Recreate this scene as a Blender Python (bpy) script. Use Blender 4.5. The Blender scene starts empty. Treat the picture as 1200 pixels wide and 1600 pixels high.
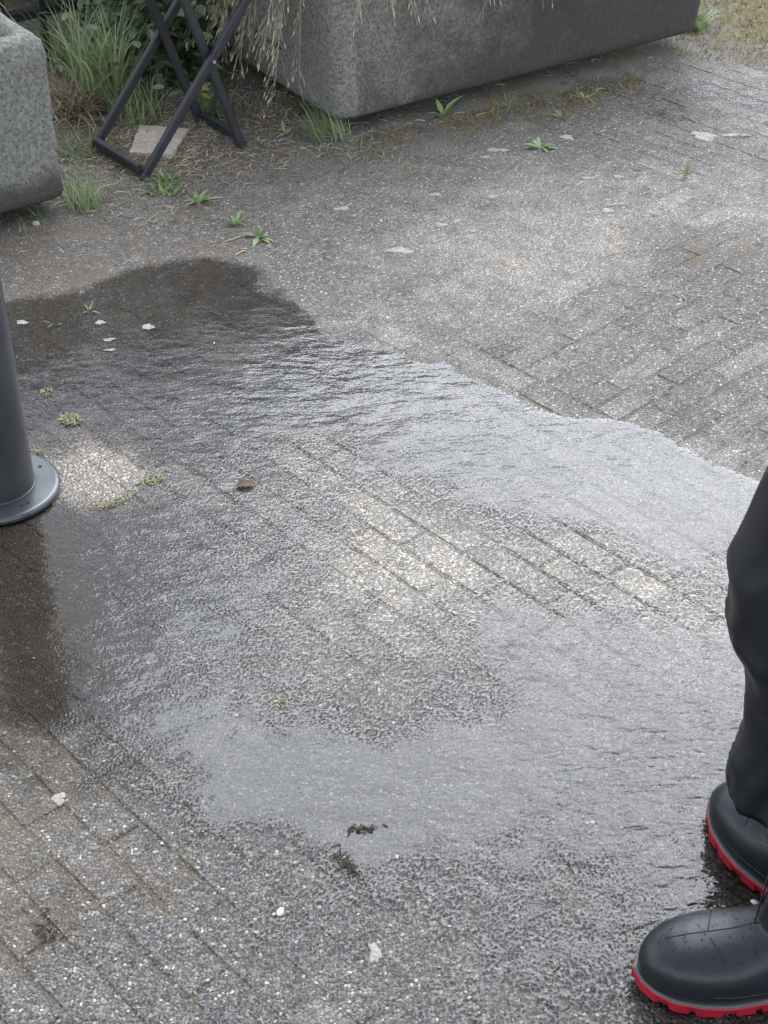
import bpy, bmesh, math, random
import numpy as np
from mathutils import Vector, Matrix
from mathutils.bvhtree import BVHTree

random.seed(7)
RNG = np.random.default_rng(11)
R = math.radians
S = bpy.context.scene
COL = S.collection

# ------------------------------------------------------------------ camera
CAM_H, PITCH, FPX = 1.70, 37.0, 2400.0
cam_d = bpy.data.cameras.new('camera')
cam_d.sensor_fit = 'HORIZONTAL'
cam_d.sensor_width = 36.0
cam_d.lens = 36.0 * FPX / 1200.0
cam_d.clip_start = 0.05
cam_d.clip_end = 500
cam = bpy.data.objects.new('camera', cam_d)
COL.objects.link(cam)
cam.location = (0, 0, CAM_H)
cam.rotation_euler = (R(90 - PITCH), 0, 0)
S.camera = cam

# ------------------------------------------------------------------ sky and sun (overcast, bright patch ahead)
SUN_EL, SUN_AZ = 48.0, 18.5
W = bpy.data.worlds.new('World')
S.world = W
W.use_nodes = True
wn, wl = W.node_tree.nodes, W.node_tree.links
wn.clear()
sky = wn.new('ShaderNodeTexSky')
sky.sky_type = 'NISHITA'
sky.sun_disc = False
sky.sun_elevation = R(SUN_EL)
sky.sun_rotation = R(SUN_AZ)
sky.air_density = 1.0
sky.dust_density = 0.6
sky.ozone_density = 1.0
hs = wn.new('ShaderNodeHueSaturation')
hs.inputs['Saturation'].default_value = 0.38
bg = wn.new('ShaderNodeBackground')
bg.inputs['Strength'].default_value = 0.15
wo = wn.new('ShaderNodeOutputWorld')
wl.new(sky.outputs[0], hs.inputs['Color'])
wl.new(hs.outputs[0], bg.inputs['Color'])
wl.new(bg.outputs[0], wo.inputs['Surface'])

sd = bpy.data.lights.new('sun', 'SUN')
sd.energy = 1.1
sd.angle = R(44)
sd.color = (0.87, 0.915, 1.0)
sun = bpy.data.objects.new('sun', sd)
COL.objects.link(sun)
sv = Vector((math.sin(R(SUN_AZ)) * math.cos(R(SUN_EL)), math.cos(R(SUN_AZ)) * math.cos(R(SUN_EL)), math.sin(R(SUN_EL))))
sun.rotation_euler = sv.to_track_quat('Z', 'Y').to_euler()
sun.location = (3, 3, 6)

S.view_settings.view_transform = 'Standard'
S.view_settings.look = 'None'
S.view_settings.exposure = 1.66
S.view_settings.gamma = 1.0
S.view_settings.use_curve_mapping = False
S.render.engine = 'CYCLES'
S.cycles.use_denoising = True
S.cycles.max_bounces = 6
S.cycles.transparent_max_bounces = 12
S.cycles.caustics_reflective = False
S.cycles.caustics_refractive = False


# ------------------------------------------------------------------ helpers
def ray(px, py):
    """direction of the sight line through a photo point (used to survey the place)"""
    c, s = math.cos(R(PITCH)), math.sin(R(PITCH))
    x, y = (px - 600) / FPX, (py - 800) / FPX
    return Vector((x, c - y * s, -s - y * c))


def G(px, py, z=0.0):
    d = ray(px, py)
    t = (z - CAM_H) / d.z
    return Vector((d.x * t, d.y * t, z))


def Gn(a, z=0.0):
    a = np.asarray(a, float)
    c, s = math.cos(R(PITCH)), math.sin(R(PITCH))
    x, y = (a[:, 0] - 600) / FPX, (a[:, 1] - 800) / FPX
    t = (z - CAM_H) / (-s - y * c)
    return np.stack([x * t, (c - y * s) * t], 1)


def proj(p):
    """world point -> photo point"""
    c, s = math.cos(R(PITCH)), math.sin(R(PITCH))
    x, y, z = p[0], p[1], p[2] - CAM_H
    dep = y * c - z * s
    if dep < 0.01:
        return None
    return 600 + FPX * x / dep, 800 + FPX * (-z * c - y * s) / dep


_T = RNG.random((8, 64, 64, 64)).astype(np.float32) if False else np.random.default_rng(3).random((64, 64, 64)).astype(np.float32)


def vnoise(x, y, z=0.0):
    x, y, z = np.broadcast_arrays(np.asarray(x, float), np.asarray(y, float), np.asarray(z, float))
    xi, yi, zi = np.floor(x).astype(int), np.floor(y).astype(int), np.floor(z).astype(int)
    fx, fy, fz = x - xi, y - yi, z - zi
    fx, fy, fz = [f * f * (3 - 2 * f) for f in (fx, fy, fz)]
    def h(a, b, c):
        return _T[a & 63, b & 63, c & 63]
    r = 0
    for dx in (0, 1):
        for dy in (0, 1):
            for dz in (0, 1):
                w = (fx if dx else 1 - fx) * (fy if dy else 1 - fy) * (fz if dz else 1 - fz)
                r = r + w * h(xi + dx, yi + dy, zi + dz)
    return r * 2 - 1


def fbm(x, y, z=0.0, o=4):
    r, a, f = 0, 0.5, 1.0
    for k in range(o):
        r = r + a * vnoise(np.asarray(x) * f + 17.3 * k, np.asarray(y) * f + 5.1 * k, np.asarray(z) * f + 9.7 * k)
        a *= 0.5
        f *= 2.03
    return r


def sstep(a, b, x):
    t = np.clip((np.asarray(x, float) - a) / (b - a), 0, 1)
    return t * t * (3 - 2 * t)


def idw(pts, vals, q, p=3.0, eps=0.004):
    pts, vals, q = np.asarray(pts), np.asarray(vals), np.asarray(q)
    out = np.zeros(len(q))
    for i in range(0, len(q), 20000):
        d2 = ((q[i:i + 20000, None, :] - pts[None]) ** 2).sum(2) + eps
        w = d2 ** (-p / 2)
        out[i:i + 20000] = (w * vals).sum(1) / w.sum(1)
    return out


class MB:
    """collects geometry for one mesh object"""
    def __init__(self):
        self.v, self.f, self.t = [], [], []

    def add(self, verts, faces, tint=0.5):
        o = len(self.v)
        self.v.extend([tuple(p) for p in verts])
        self.f.extend([tuple(i + o for i in f) for f in faces])
        if hasattr(tint, '__len__'):
            self.t.extend(tint)
        else:
            self.t.extend([tint] * len(verts))

    def box(self, c, ax, ay, az, tint=0.5):
        """box with centre c and half-axis vectors"""
        c, ax, ay, az = Vector(c), Vector(ax), Vector(ay), Vector(az)
        vs = [c + ax * i + ay * j + az * k for i in (-1, 1) for j in (-1, 1) for k in (-1, 1)]
        self.add(vs, [(0, 1, 3, 2), (4, 6, 7, 5), (0, 4, 5, 1), (2, 3, 7, 6), (0, 2, 6, 4), (1, 5, 7, 3)], tint)

    def tube(self, pts, rad, n=6, tint=0.5, cap=True):
        pts = [Vector(p) for p in pts]
        m = len(pts)
        if not hasattr(rad, '__len__'):
            rad = [rad] * m
        vs, fs = [], []
        up = Vector((0.13, 0.21, 0.97))
        for i, p in enumerate(pts):
            d = (pts[min(i + 1, m - 1)] - pts[max(i - 1, 0)]).normalized()
            a = d.cross(up)
            if a.length < 0.05:
                a = d.cross(Vector((1, 0, 0)))
            a.normalize()
            b = d.cross(a)
            for k in range(n):
                t = 2 * math.pi * k / n
                vs.append(p + (a * math.cos(t) + b * math.sin(t)) * rad[i])
        for i in range(m - 1):
            for k in range(n):
                fs.append((i * n + k, i * n + (k + 1) % n, (i + 1) * n + (k + 1) % n, (i + 1) * n + k))
        if cap:
            fs.append(tuple(range(n - 1, -1, -1)))
            fs.append(tuple(range((m - 1) * n, m * n)))
        self.add(vs, fs, tint)

    def blade(self, root, az, L, w, lean=0.3, bend=0.8, segs=5, tint=0.5, twist=0.0):
        root = Vector(root)
        h = Vector((math.cos(az), math.sin(az), 0))
        sd_ = Vector((-math.sin(az + twist), math.cos(az + twist), 0))
        p = root.copy()
        ang = lean
        vs, fs = [], []
        for i in range(segs + 1):
            t = i / segs
            ww = w * (1 - t ** 1.7) * (0.6 + 0.4 * min(1, t * 4)) * 0.5 + 0.00015
            vs += [p - sd_ * ww, p + sd_ * ww]
            if i < segs:
                a = ang + bend * t
                p = p + (h * math.sin(a) + Vector((0, 0, 1)) * math.cos(a)) * (L / segs)
                p.z = max(p.z, root.z + 0.001)
        for i in range(segs):
            fs.append((2 * i, 2 * i + 1, 2 * i + 3, 2 * i + 2))
        self.add(vs, fs, tint)

    def leaf(self, root, d, nrm, L, w, tint=0.5, curl=0.25, fold=0.25):
        root, d, nrm = Vector(root), Vector(d).normalized(), Vector(nrm)
        s_ = d.cross(nrm)
        if s_.length < 1e-3:
            s_ = d.cross(Vector((1, 0, 0)))
        s_.normalize()
        n_ = s_.cross(d).normalized()
        prof = [(0, 0.06), (0.18, 0.62), (0.42, 1.0), (0.7, 0.78), (1.0, 0.04)]
        vs, fs = [], []
        for t, ww in prof:
            c = root + d * (L * t) - n_ * (curl * L * t * t)
            hw = 0.5 * w * ww
            vs += [c - s_ * hw + n_ * (fold * hw), c, c + s_ * hw + n_ * (fold * hw)]
        for i in range(len(prof) - 1):
            fs += [(3 * i, 3 * i + 1, 3 * i + 4, 3 * i + 3), (3 * i + 1, 3 * i + 2, 3 * i + 5, 3 * i + 4)]
        self.add(vs, fs, tint)

    def blob(self, c, rx, ry, rz, rot=0.0, tint=0.5, jit=0.2, hemi=False, n=7):
        c = Vector(c)
        ca, sa = math.cos(rot), math.sin(rot)
        lay = [(0.0, 1.0), (0.6, 0.78), (1.0, 0.0)] if hemi else [(-1, 0), (-0.55, 0.8), (0.15, 1.0), (0.7, 0.68), (1, 0)]
        vs, fs, rings = [], [], []
        for zz, rr in lay:
            if rr == 0:
                rings.append([len(vs)])
                vs.append(c + Vector((0, 0, rz * zz)))
                continue
            row = []
            for k in range(n):
                t = 2 * math.pi * k / n
                j = 1 + random.uniform(-jit, jit)
                x, y = rx * rr * j * math.cos(t), ry * rr * j * math.sin(t)
                row.append(len(vs))
                vs.append(c + Vector((x * ca - y * sa, x * sa + y * ca, rz * zz)))
            rings.append(row)
        for a, b in zip(rings, rings[1:]):
            for k in range(n):
                if len(a) == 1:
                    fs.append((a[0], b[(k + 1) % n], b[k]))
                elif len(b) == 1:
                    fs.append((a[k], a[(k + 1) % n], b[0]))
                else:
                    fs.append((a[k], a[(k + 1) % n], b[(k + 1) % n], b[k]))
        self.add(vs, fs, tint)

    def build(self, name, mat, parent=None, smooth=False, attr='tint'):
        return mesh_obj(name, self.v, self.f, mat, parent, smooth, {attr: self.t})


def mesh_obj(name, v, f, mat, parent=None, smooth=False, attrs=None):
    me = bpy.data.meshes.new(name)
    if isinstance(v, np.ndarray):
        v = v.tolist()
    if isinstance(f, np.ndarray):
        f = f.tolist()
    me.from_pydata(v, [], f)
    if attrs:
        for k, a in attrs.items():
            at_ = me.attributes.new(k, 'FLOAT', 'POINT')
            at_.data.foreach_set('value', np.asarray(a, dtype=np.float32))
    if smooth:
        me.shade_smooth()
    me.update()
    if mat:
        me.materials.append(mat)
    o = bpy.data.objects.new(name, me)
    COL.objects.link(o)
    if parent:
        o.parent = parent
        o.matrix_parent_inverse = parent_world(parent).inverted()
    return o


def parent_world(p):
    m = Matrix.LocRotScale(p.location, p.rotation_euler, p.scale)
    if p.parent:
        m = parent_world(p.parent) @ p.matrix_parent_inverse @ m
    return m


def empty(name, loc, label, cat, group=None):
    o = bpy.data.objects.new(name, None)
    o.empty_display_size = 0.05
    COL.objects.link(o)
    o.location = loc
    tag(o, label, cat, group)
    return o


def tag(o, label=None, cat=None, group=None, kind=None):
    for k, v in (('label', label), ('category', cat), ('group', group), ('kind', kind)):
        if v:
            o[k] = v
    return o


# ------------------------------------------------------------------ node helpers
class NT:
    def __init__(self, name, flat2d=False):
        self.flat2d = flat2d
        self.m = bpy.data.materials.new(name)
        self.m.use_nodes = True
        self.n = self.m.node_tree.nodes
        self.l = self.m.node_tree.links
        self.n.clear()
        self.out = self.n.new('ShaderNodeOutputMaterial')

    def node(self, typ, ins=None, **kw):
        nd = self.n.new(typ)
        for k, v in kw.items():
            setattr(nd, k, v)
        for k, v in (ins or {}).items():
            self.set(nd.inputs[k], v)
        return nd

    def set(self, sock, v):
        if isinstance(v, bpy.types.NodeSocket):
            self.l.new(v, sock)
        elif isinstance(v, bpy.types.Node):
            self.l.new(v.outputs[0], sock)
        else:
            if hasattr(v, '__len__') and len(v) == 3 and sock.type == 'RGBA':
                v = (*v, 1)
            sock.default_value = v

    def math(self, op, a, b=0.0, c=0.0, clamp=False):
        nd = self.n.new('ShaderNodeMath')
        nd.operation = op
        nd.use_clamp = clamp
        for i, v in enumerate((a, b, c)):
            self.set(nd.inputs[i], v)
        return nd.outputs[0]

    def mix(self, f, a, b, blend='MIX'):
        nd = self.n.new('ShaderNodeMix')
        nd.data_type = 'RGBA'
        nd.blend_type = blend
        self.set(nd.inputs['Factor'], f)
        self.set(nd.inputs['A'], a)
        self.set(nd.inputs['B'], b)
        return nd.outputs['Result']

    def ramp(self, f, stops, interp='LINEAR'):
        nd = self.n.new('ShaderNodeValToRGB')
        nd.color_ramp.interpolation = interp
        e = nd.color_ramp.elements
        while len(e) < len(stops):
            e.new(0.5)
        for x, (p, c) in zip(e, stops):
            x.position = p
            x.color = (*c, 1) if hasattr(c, '__len__') else (c, c, c, 1)
        self.set(nd.inputs[0], f)
        return nd.outputs[0]

    def step(self, x, a, b):
        nd = self.n.new('ShaderNodeMapRange')
        nd.interpolation_type = 'SMOOTHSTEP'
        self.set(nd.inputs['Value'], x)
        self.set(nd.inputs['From Min'], a)
        self.set(nd.inputs['From Max'], b)
        return nd.outputs['Result']

    def noise(self, vec, scale, detail=3.0, rough=0.55, out=0, **kw):
        if self.flat2d:
            nd = self.node('ShaderNodeTexNoise', {'Vector': vec, 'Scale': scale, 'Detail': detail, 'Roughness': rough}, noise_dimensions='2D')
            return nd.outputs[out]
        nd = self.node('ShaderNodeTexNoise', {'Vector': vec, 'Scale': scale, 'Detail': detail, 'Roughness': rough})
        return nd.outputs[out]

    def vor(self, vec, scale, rnd=1.0, feature='F1'):
        if self.flat2d:
            return self.node('ShaderNodeTexVoronoi', {'Vector': vec, 'Scale': scale, 'Randomness': rnd}, feature=feature, voronoi_dimensions='2D')
        return self.node('ShaderNodeTexVoronoi', {'Vector': vec, 'Scale': scale, 'Randomness': rnd}, feature=feature)

    def attr(self, name):
        nd = self.n.new('ShaderNodeAttribute')
        nd.attribute_name = name
        return nd.outputs['Fac']

    def pos(self):
        return self.n.new('ShaderNodeNewGeometry').outputs['Position']

    def mapping(self, vec, rot=(0, 0, 0), scale=(1, 1, 1), loc=(0, 0, 0)):
        nd = self.node('ShaderNodeMapping', {'Vector': vec, 'Rotation': rot, 'Scale': scale, 'Location': loc})
        return nd.outputs[0]

    def bump(self, h, dist, strength=1.0, normal=None):
        nd = self.node('ShaderNodeBump', {'Height': h, 'Distance': dist, 'Strength': strength})
        if normal is not None:
            self.set(nd.inputs['Normal'], normal)
        return nd.outputs[0]

    def bsdf(self, **kw):
        nd = self.n.new('ShaderNodeBsdfPrincipled')
        for k, v in kw.items():
            self.set(nd.inputs[k.replace('_', ' ')], v)
        self.l.new(nd.outputs[0], self.out.inputs['Surface'])
        return nd


STONE_SCALE = 185.0


def stone_field(t):
    """shared layout of the aggregate: (stone height 0..1, per-stone random, fine stones, position)"""
    p = t.pos()
    warp = t.node('ShaderNodeTexNoise', {'Vector': p, 'Scale': 90.0, 'Detail': 0.0}, noise_dimensions='2D')
    pw = t.node('ShaderNodeVectorMath', {0: p, 1: t.node('ShaderNodeVectorMath', {0: warp.outputs['Color'], 1: (0.004, 0.004, 0.004)}, operation='MULTIPLY').outputs[0]}, operation='ADD').outputs[0]
    flat = t.mapping(pw, scale=(1, 1, 0.0))
    v = t.vor(flat, STONE_SCALE)
    h = t.math('SUBTRACT', 1.0, t.math('MULTIPLY', v.outputs['Distance'], 1.5), clamp=True)
    v2 = t.vor(flat, STONE_SCALE * 2.3)
    return h, v, v2, flat, p


def mat_paver():
    t = NT('exposed_aggregate', True)
    h, v, v2, flat, p = stone_field(t)
    clean, moss, cream = t.attr('clean'), t.attr('moss'), t.attr('cream')
    big = t.noise(flat, 2.2, 4.0)
    med = t.noise(flat, 14.0, 4.0, 0.6)
    rs = t.node('ShaderNodeSeparateColor', {0: v.outputs['Color']})
    rf = t.node('ShaderNodeSeparateColor', {0: v2.outputs['Color']})
    # stones of many greys, a few whitish
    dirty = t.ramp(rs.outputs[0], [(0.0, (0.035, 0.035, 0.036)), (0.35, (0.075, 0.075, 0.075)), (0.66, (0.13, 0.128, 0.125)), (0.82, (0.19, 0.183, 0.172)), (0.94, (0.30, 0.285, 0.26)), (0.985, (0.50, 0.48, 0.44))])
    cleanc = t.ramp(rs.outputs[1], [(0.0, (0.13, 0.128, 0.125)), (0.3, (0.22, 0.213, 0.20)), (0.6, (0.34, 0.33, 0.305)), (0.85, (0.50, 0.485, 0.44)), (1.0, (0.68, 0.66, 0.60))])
    creamc = t.ramp(rs.outputs[2], [(0.0, (0.10, 0.085, 0.07)), (0.3, (0.26, 0.22, 0.18)), (0.7, (0.44, 0.39, 0.32)), (1.0, (0.66, 0.61, 0.53))])
    fine_d = t.ramp(rf.outputs[0], [(0.0, 0.035), (0.6, 0.10), (1.0, 0.24)])
    fine_c = t.ramp(rf.outputs[0], [(0.0, (0.13, 0.125, 0.12)), (0.6, (0.25, 0.24, 0.225)), (1.0, (0.42, 0.40, 0.37))])
    big_stone = t.step(h, 0.22, 0.42)
    show = t.math('MULTIPLY', big_stone, t.step(rs.outputs[1], 0.25, 0.35))
    # local wear: clean amount broken up by noise
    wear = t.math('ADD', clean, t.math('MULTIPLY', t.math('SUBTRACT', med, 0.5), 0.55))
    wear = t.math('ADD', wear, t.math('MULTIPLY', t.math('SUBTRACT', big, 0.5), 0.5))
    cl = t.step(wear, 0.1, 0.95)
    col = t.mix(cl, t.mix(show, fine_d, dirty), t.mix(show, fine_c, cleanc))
    col = t.mix(cream, col, t.mix(show, t.mix(0.4, fine_c, fine_d), creamc))
    # brown silt and moss in the low places, and the post's reflection painted in brown
    mm = t.math('ADD', moss, t.math('MULTIPLY', t.math('SUBTRACT', t.noise(flat, 9.0, 5.0, 0.65), 0.5), 1.3))
    mo = t.math('MULTIPLY', t.step(mm, 0.35, 0.95), t.math('SUBTRACT', 1.0, t.math('MULTIPLY', t.step(h, 0.35, 0.7), 0.55)))
    mcol = t.mix(t.noise(flat, 30.0, 3.0), (0.066, 0.052, 0.034), (0.165, 0.133, 0.088))
    col = t.mix(t.math('MULTIPLY', mo, 0.85), col, mcol)
    col = t.mix(1.0, col, (1.085, 1.0, 0.90), 'MULTIPLY')
    hh = t.math('ADD', t.math('MULTIPLY', t.math('POWER', h, 0.6), 0.75), t.math('MULTIPLY', v2.outputs['Distance'], -0.25))
    hh = t.math('ADD', hh, t.math('MULTIPLY', t.noise(flat, 40.0, 3.0), 0.8))
    nb = t.bump(hh, 0.0032, 0.9)
    damp = t.attr('damp')
    rough = t.math('SUBTRACT', 0.78, t.math('MULTIPLY', damp, t.math('MULTIPLY_ADD', med, 0.5, 0.2)))
    t.bsdf(Base_Color=col, Roughness=rough, Normal=nb, IOR=1.45)
    return t.m


def mat_bed():
    t = NT('joint_sand', True)
    p = t.pos()
    n1, n2 = t.noise(p, 220.0, 3.0, 0.7), t.noise(p, 5.0, 4.0)
    col = t.mix(t.step(n2, 0.38, 0.66), (0.075, 0.07, 0.062), (0.085, 0.072, 0.045))
    col = t.mix(t.step(n1, 0.55, 0.75), col, (0.24, 0.225, 0.195))
    t.bsdf(Base_Color=col, Roughness=0.75, Normal=t.bump(n1, 0.003, 0.8))
    return t.m


def mat_water():
    t = NT('water_film', True)
    h, v, v2, flat, p = stone_field(t)
    d = t.attr('depth')
    lump = t.noise(flat, 22.0, 3.0, 0.55)
    med = t.noise(flat, 6.0, 2.0)
    lev = t.math('ADD', d, t.math('MULTIPLY', t.math('SUBTRACT', lump, 0.5), 0.75))
    lev = t.math('ADD', lev, t.math('MULTIPLY', t.math('SUBTRACT', med, 0.5), 0.4))
    top = t.math('MULTIPLY', h, 0.6)
    over = t.math('SUBTRACT', lev, top)
    cover = t.step(over, -0.08, 0.34)
    # flow ripples, stretched across the run of the water
    fl = t.mapping(p, rot=(0, 0, R(-28)), scale=(1.0, 2.2, 1.0))
    r1 = t.noise(fl, 30.0, 2.0, 0.5)
    r2 = t.noise(t.mapping(p, rot=(0, 0, R(15)), scale=(1.0, 1.5, 1.0)), 105.0, 1.0, 0.5)
    ripple = t.attr('ripple')
    r0 = t.noise(t.mapping(p, rot=(0, 0, R(-20)), scale=(1.0, 1.8, 1.0)), 13.0, 1.0, 0.4)
    hh = t.math('ADD', t.math('MULTIPLY', t.math('ADD', t.math('MULTIPLY', r1, 1.7), t.math('MULTIPLY', r2, 0.5)), ripple), t.math('MULTIPLY', r0, t.math('MULTIPLY', ripple, 3.0)))
    # water drapes over the stones that nearly break the surface
    hh = t.math('ADD', hh, t.math('MULTIPLY', t.math('MULTIPLY', h, t.step(lev, 1.2, 0.1)), 0.12))
    nb = t.bump(hh, 0.0016, 1.0)
    fr = t.node('ShaderNodeFresnel', {'IOR': 1.36, 'Normal': nb})
    fac = t.math('MULTIPLY', fr.outputs[0], cover)
    gl = t.node('ShaderNodeBsdfGlossy', {'Color': (1, 1, 1, 1), 'Roughness': 0.08, 'Normal': nb})
    wetc = t.mix(t.step(lev, -0.1, 0.6), (1, 1, 1), (0.74, 0.735, 0.73))
    wetc = t.mix(t.step(d, -0.3, 0.12), (1, 1, 1), wetc)
    tr = t.node('ShaderNodeBsdfTransparent', {'Color': wetc})
    ms = t.node('ShaderNodeMixShader', {0: fac, 1: tr.outputs[0], 2: gl.outputs[0]})
    t.l.new(ms.outputs[0], t.out.inputs['Surface'])
    return t.m


def mat_soil():
    t = NT('silty_soil', True)
    p = t.pos()
    g = t.attr('green')
    n1, n2, n3 = t.noise(p, 160.0, 4.0, 0.7), t.noise(p, 12.0, 5.0, 0.6), t.noise(p, 3.0, 3.0)
    col = t.mix(n2, (0.11, 0.098, 0.08), (0.24, 0.22, 0.195))
    col = t.mix(t.step(n1, 0.52, 0.72), col, (0.33, 0.30, 0.25))
    col = t.mix(t.step(n1, 0.48, 0.30), col, (0.035, 0.028, 0.02))
    gm = t.step(t.math('ADD', g, t.math('MULTIPLY', t.math('SUBTRACT', n2, 0.5), 1.2)), 0.3, 0.9)
    col = t.mix(t.math('MULTIPLY', gm, 0.8), col, t.mix(n1, (0.07, 0.056, 0.014), (0.25, 0.195, 0.055)))
    t.bsdf(Base_Color=col, Roughness=0.88, Normal=t.bump(t.math('ADD', n1, t.math('MULTIPLY', n2, 1.5)), 0.006, 0.9))
    return t.m


def mat_stone_trough(name, base, dark):
    t = NT(name)
    p = t.pos()
    st = t.attr('stain')
    fib = t.noise(t.mapping(p, rot=(0.4, 0.3, 0.6), scale=(1, 2.4, 1.6)), 62.0, 6.0, 0.75)
    n2 = t.noise(p, 6.0, 4.0, 0.6)
    grain = t.noise(p, 240.0, 3.0, 0.7)
    col = t.mix(n2, tuple(c * 0.75 for c in base), tuple(c * 1.2 for c in base))
    col = t.mix(t.step(fib, 0.36, 0.66), t.mix(0.62, col, dark), col)
    pit = t.vor(p, 75.0)
    col = t.mix(t.math('MULTIPLY', t.step(pit.outputs['Distance'], 0.28, 0.12), 0.7), col, dark)
    col = t.mix(t.step(grain, 0.6, 0.75), col, tuple(min(c * 1.7, 0.7) for c in base))
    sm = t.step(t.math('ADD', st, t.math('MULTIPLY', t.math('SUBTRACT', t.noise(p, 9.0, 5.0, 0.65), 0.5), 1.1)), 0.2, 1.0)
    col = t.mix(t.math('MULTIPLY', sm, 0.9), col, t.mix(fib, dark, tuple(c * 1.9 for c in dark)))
    hh = t.math('ADD', t.math('MULTIPLY', fib, 1.0), t.math('MULTIPLY', grain, 0.4))
    t.bsdf(Base_Color=col, Roughness=0.9, Normal=t.bump(hh, 0.012, 0.9))
    return t.m


def mat_tint(name, c0, c1, rough=0.6, trans=0.0, c2=None, nscale=120.0):
    """plant matter: colour runs c0..c1 with the tint attribute, fine noise on top"""
    t = NT(name)
    ti = t.attr('tint')
    n = t.noise(t.pos(), nscale, 2.0)
    f = t.math('ADD', ti, t.math('MULTIPLY', t.math('SUBTRACT', n, 0.5), 0.35), clamp=True)
    col = t.mix(f, c0, c1) if c2 is None else t.ramp(f, [(0, c0), (0.55, c1), (1, c2)])
    b = t.bsdf(Base_Color=col, Roughness=rough)
    if trans > 0:
        tl = t.node('ShaderNodeBsdfTranslucent', {'Color': col})
        ms = t.node('ShaderNodeMixShader', {0: trans, 1: b.outputs[0], 2: tl.outputs[0]})
        t.l.new(ms.outputs[0], t.out.inputs['Surface'])
    return t.m


def mat_metal(name, col, rough, scale=300.0, amp=0.15, metallic=0.0, bumpd=0.0006):
    t = NT(name)
    p = t.pos()
    n, n2 = t.noise(p, scale, 3.0), t.noise(p, 11.0, 4.0, 0.6)
    c = t.mix(t.step(n2, 0.3, 0.75), tuple(x * 0.8 for x in col), tuple(x * 1.25 for x in col))
    c = t.mix(t.math('MULTIPLY', t.step(n, 0.66, 0.74), 0.6), c, tuple(min(x * 3 + 0.02, 0.6) for x in col))
    r = t.math('MULTIPLY_ADD', n2, amp, rough - amp * 0.5)
    t.bsdf(Base_Color=c, Roughness=r, Metallic=metallic, Normal=t.bump(n, bumpd, 0.4))
    return t.m


def mat_rubber():
    t = NT('wet_black_rubber')
    p = t.pos()
    n, n2 = t.noise(p, 700.0, 2.0), t.noise(p, 25.0, 4.0)
    c = t.mix(n2, (0.006, 0.008, 0.011), (0.016, 0.019, 0.024))
    t.bsdf(Base_Color=c, Specular_IOR_Level=0.42, Roughness=t.math('MULTIPLY_ADD', n2, 0.22, 0.22), Normal=t.bump(n, 0.0004, 0.5), IOR=1.5)
    return t.m


def mat_rain():
    t = NT('wet_rain_fabric')
    p = t.pos()
    n, n2 = t.noise(p, 12.0, 4.0), t.noise(p, 900.0, 2.0)
    c = t.mix(n, (0.004, 0.005, 0.0065), (0.012, 0.014, 0.018))
    t.bsdf(Base_Color=c, Specular_IOR_Level=0.4, Roughness=t.math('MULTIPLY_ADD', n, 0.3, 0.24), Normal=t.bump(t.math('ADD', n2, t.math('MULTIPLY', n, 6.0)), 0.0012, 0.5))
    return t.m


M = {}
M['paver'] = mat_paver()
M['bed'] = mat_bed()
M['water'] = mat_water()
M['soil'] = mat_soil()
M['trough_a'] = mat_stone_trough('pale_cast_stone', (0.37, 0.365, 0.322), (0.045, 0.044, 0.037))
M['trough_b'] = mat_stone_trough('grey_cast_stone', (0.37, 0.362, 0.322), (0.036, 0.035, 0.030))
M['black_metal'] = mat_metal('black_paint', (0.012, 0.013, 0.016), 0.45)
M['chair_wood'] = mat_metal('weathered_black_wood', (0.022, 0.022, 0.028), 0.5, scale=160.0)
M['post'] = mat_metal('anthracite_paint', (0.035, 0.037, 0.040), 0.42, bumpd=0.0003)
M['flange'] = mat_metal('wet_steel_flange', (0.075, 0.083, 0.088), 0.30, amp=0.25, metallic=0.35)
M['dark'] = mat_metal('painted_hole_shade', (0.006, 0.006, 0.006), 0.8)
M['screw'] = mat_metal('bright_screw', (0.6, 0.6, 0.6), 0.3, metallic=0.8)
M['rubber'] = mat_rubber()
M['rain'] = mat_rain()
M['welt'] = mat_metal('grey_welt', (0.07, 0.085, 0.08), 0.4)
M['red'] = mat_metal('red_rubber', (0.27, 0.010, 0.020), 0.42, bumpd=0.0002)
M['skin'] = mat_metal('skin', (0.5, 0.32, 0.24), 0.5)
M['grass'] = mat_tint('grass_blade', (0.10, 0.145, 0.06), (0.44, 0.52, 0.28), 0.5, 0.42)
M['weed'] = mat_tint('weed_leaf', (0.09, 0.14, 0.045), (0.32, 0.42, 0.17), 0.5, 0.25)
M['straw'] = mat_tint('dry_straw', (0.18, 0.14, 0.085), (0.60, 0.52, 0.39), 0.7, 0.25)
M['leaf'] = mat_tint('shrub_leaf', (0.045, 0.08, 0.04), (0.21, 0.27, 0.15), 0.42, 0.38)
M['pale_leaf'] = mat_tint('bright_leaf', (0.14, 0.20, 0.06), (0.42, 0.52, 0.20), 0.5, 0.45)
M['stem'] = mat_tint('brown_stem', (0.04, 0.028, 0.018), (0.12, 0.09, 0.055), 0.8)
M['moss'] = mat_tint('pale_moss', (0.13, 0.125, 0.05), (0.50, 0.48, 0.27), 0.8)
M['turf'] = mat_tint('yellow_brown_moss', (0.10, 0.078, 0.018), (0.36, 0.30, 0.10), 0.8)
M['lichen'] = mat_tint('white_lichen', (0.22, 0.21, 0.18), (0.58, 0.55, 0.47), 0.9, nscale=500.0)
M['chip'] = mat_tint('stone_chip', (0.09, 0.088, 0.085), (0.33, 0.32, 0.29), 0.5, c2=(0.70, 0.68, 0.62))
M['litter'] = mat_tint('plant_litter', (0.025, 0.018, 0.012), (0.13, 0.10, 0.06), 0.85)
M['slab'] = mat_stone_trough('sandstone_offcut', (0.78, 0.68, 0.56), (0.36, 0.29, 0.23))
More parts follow.
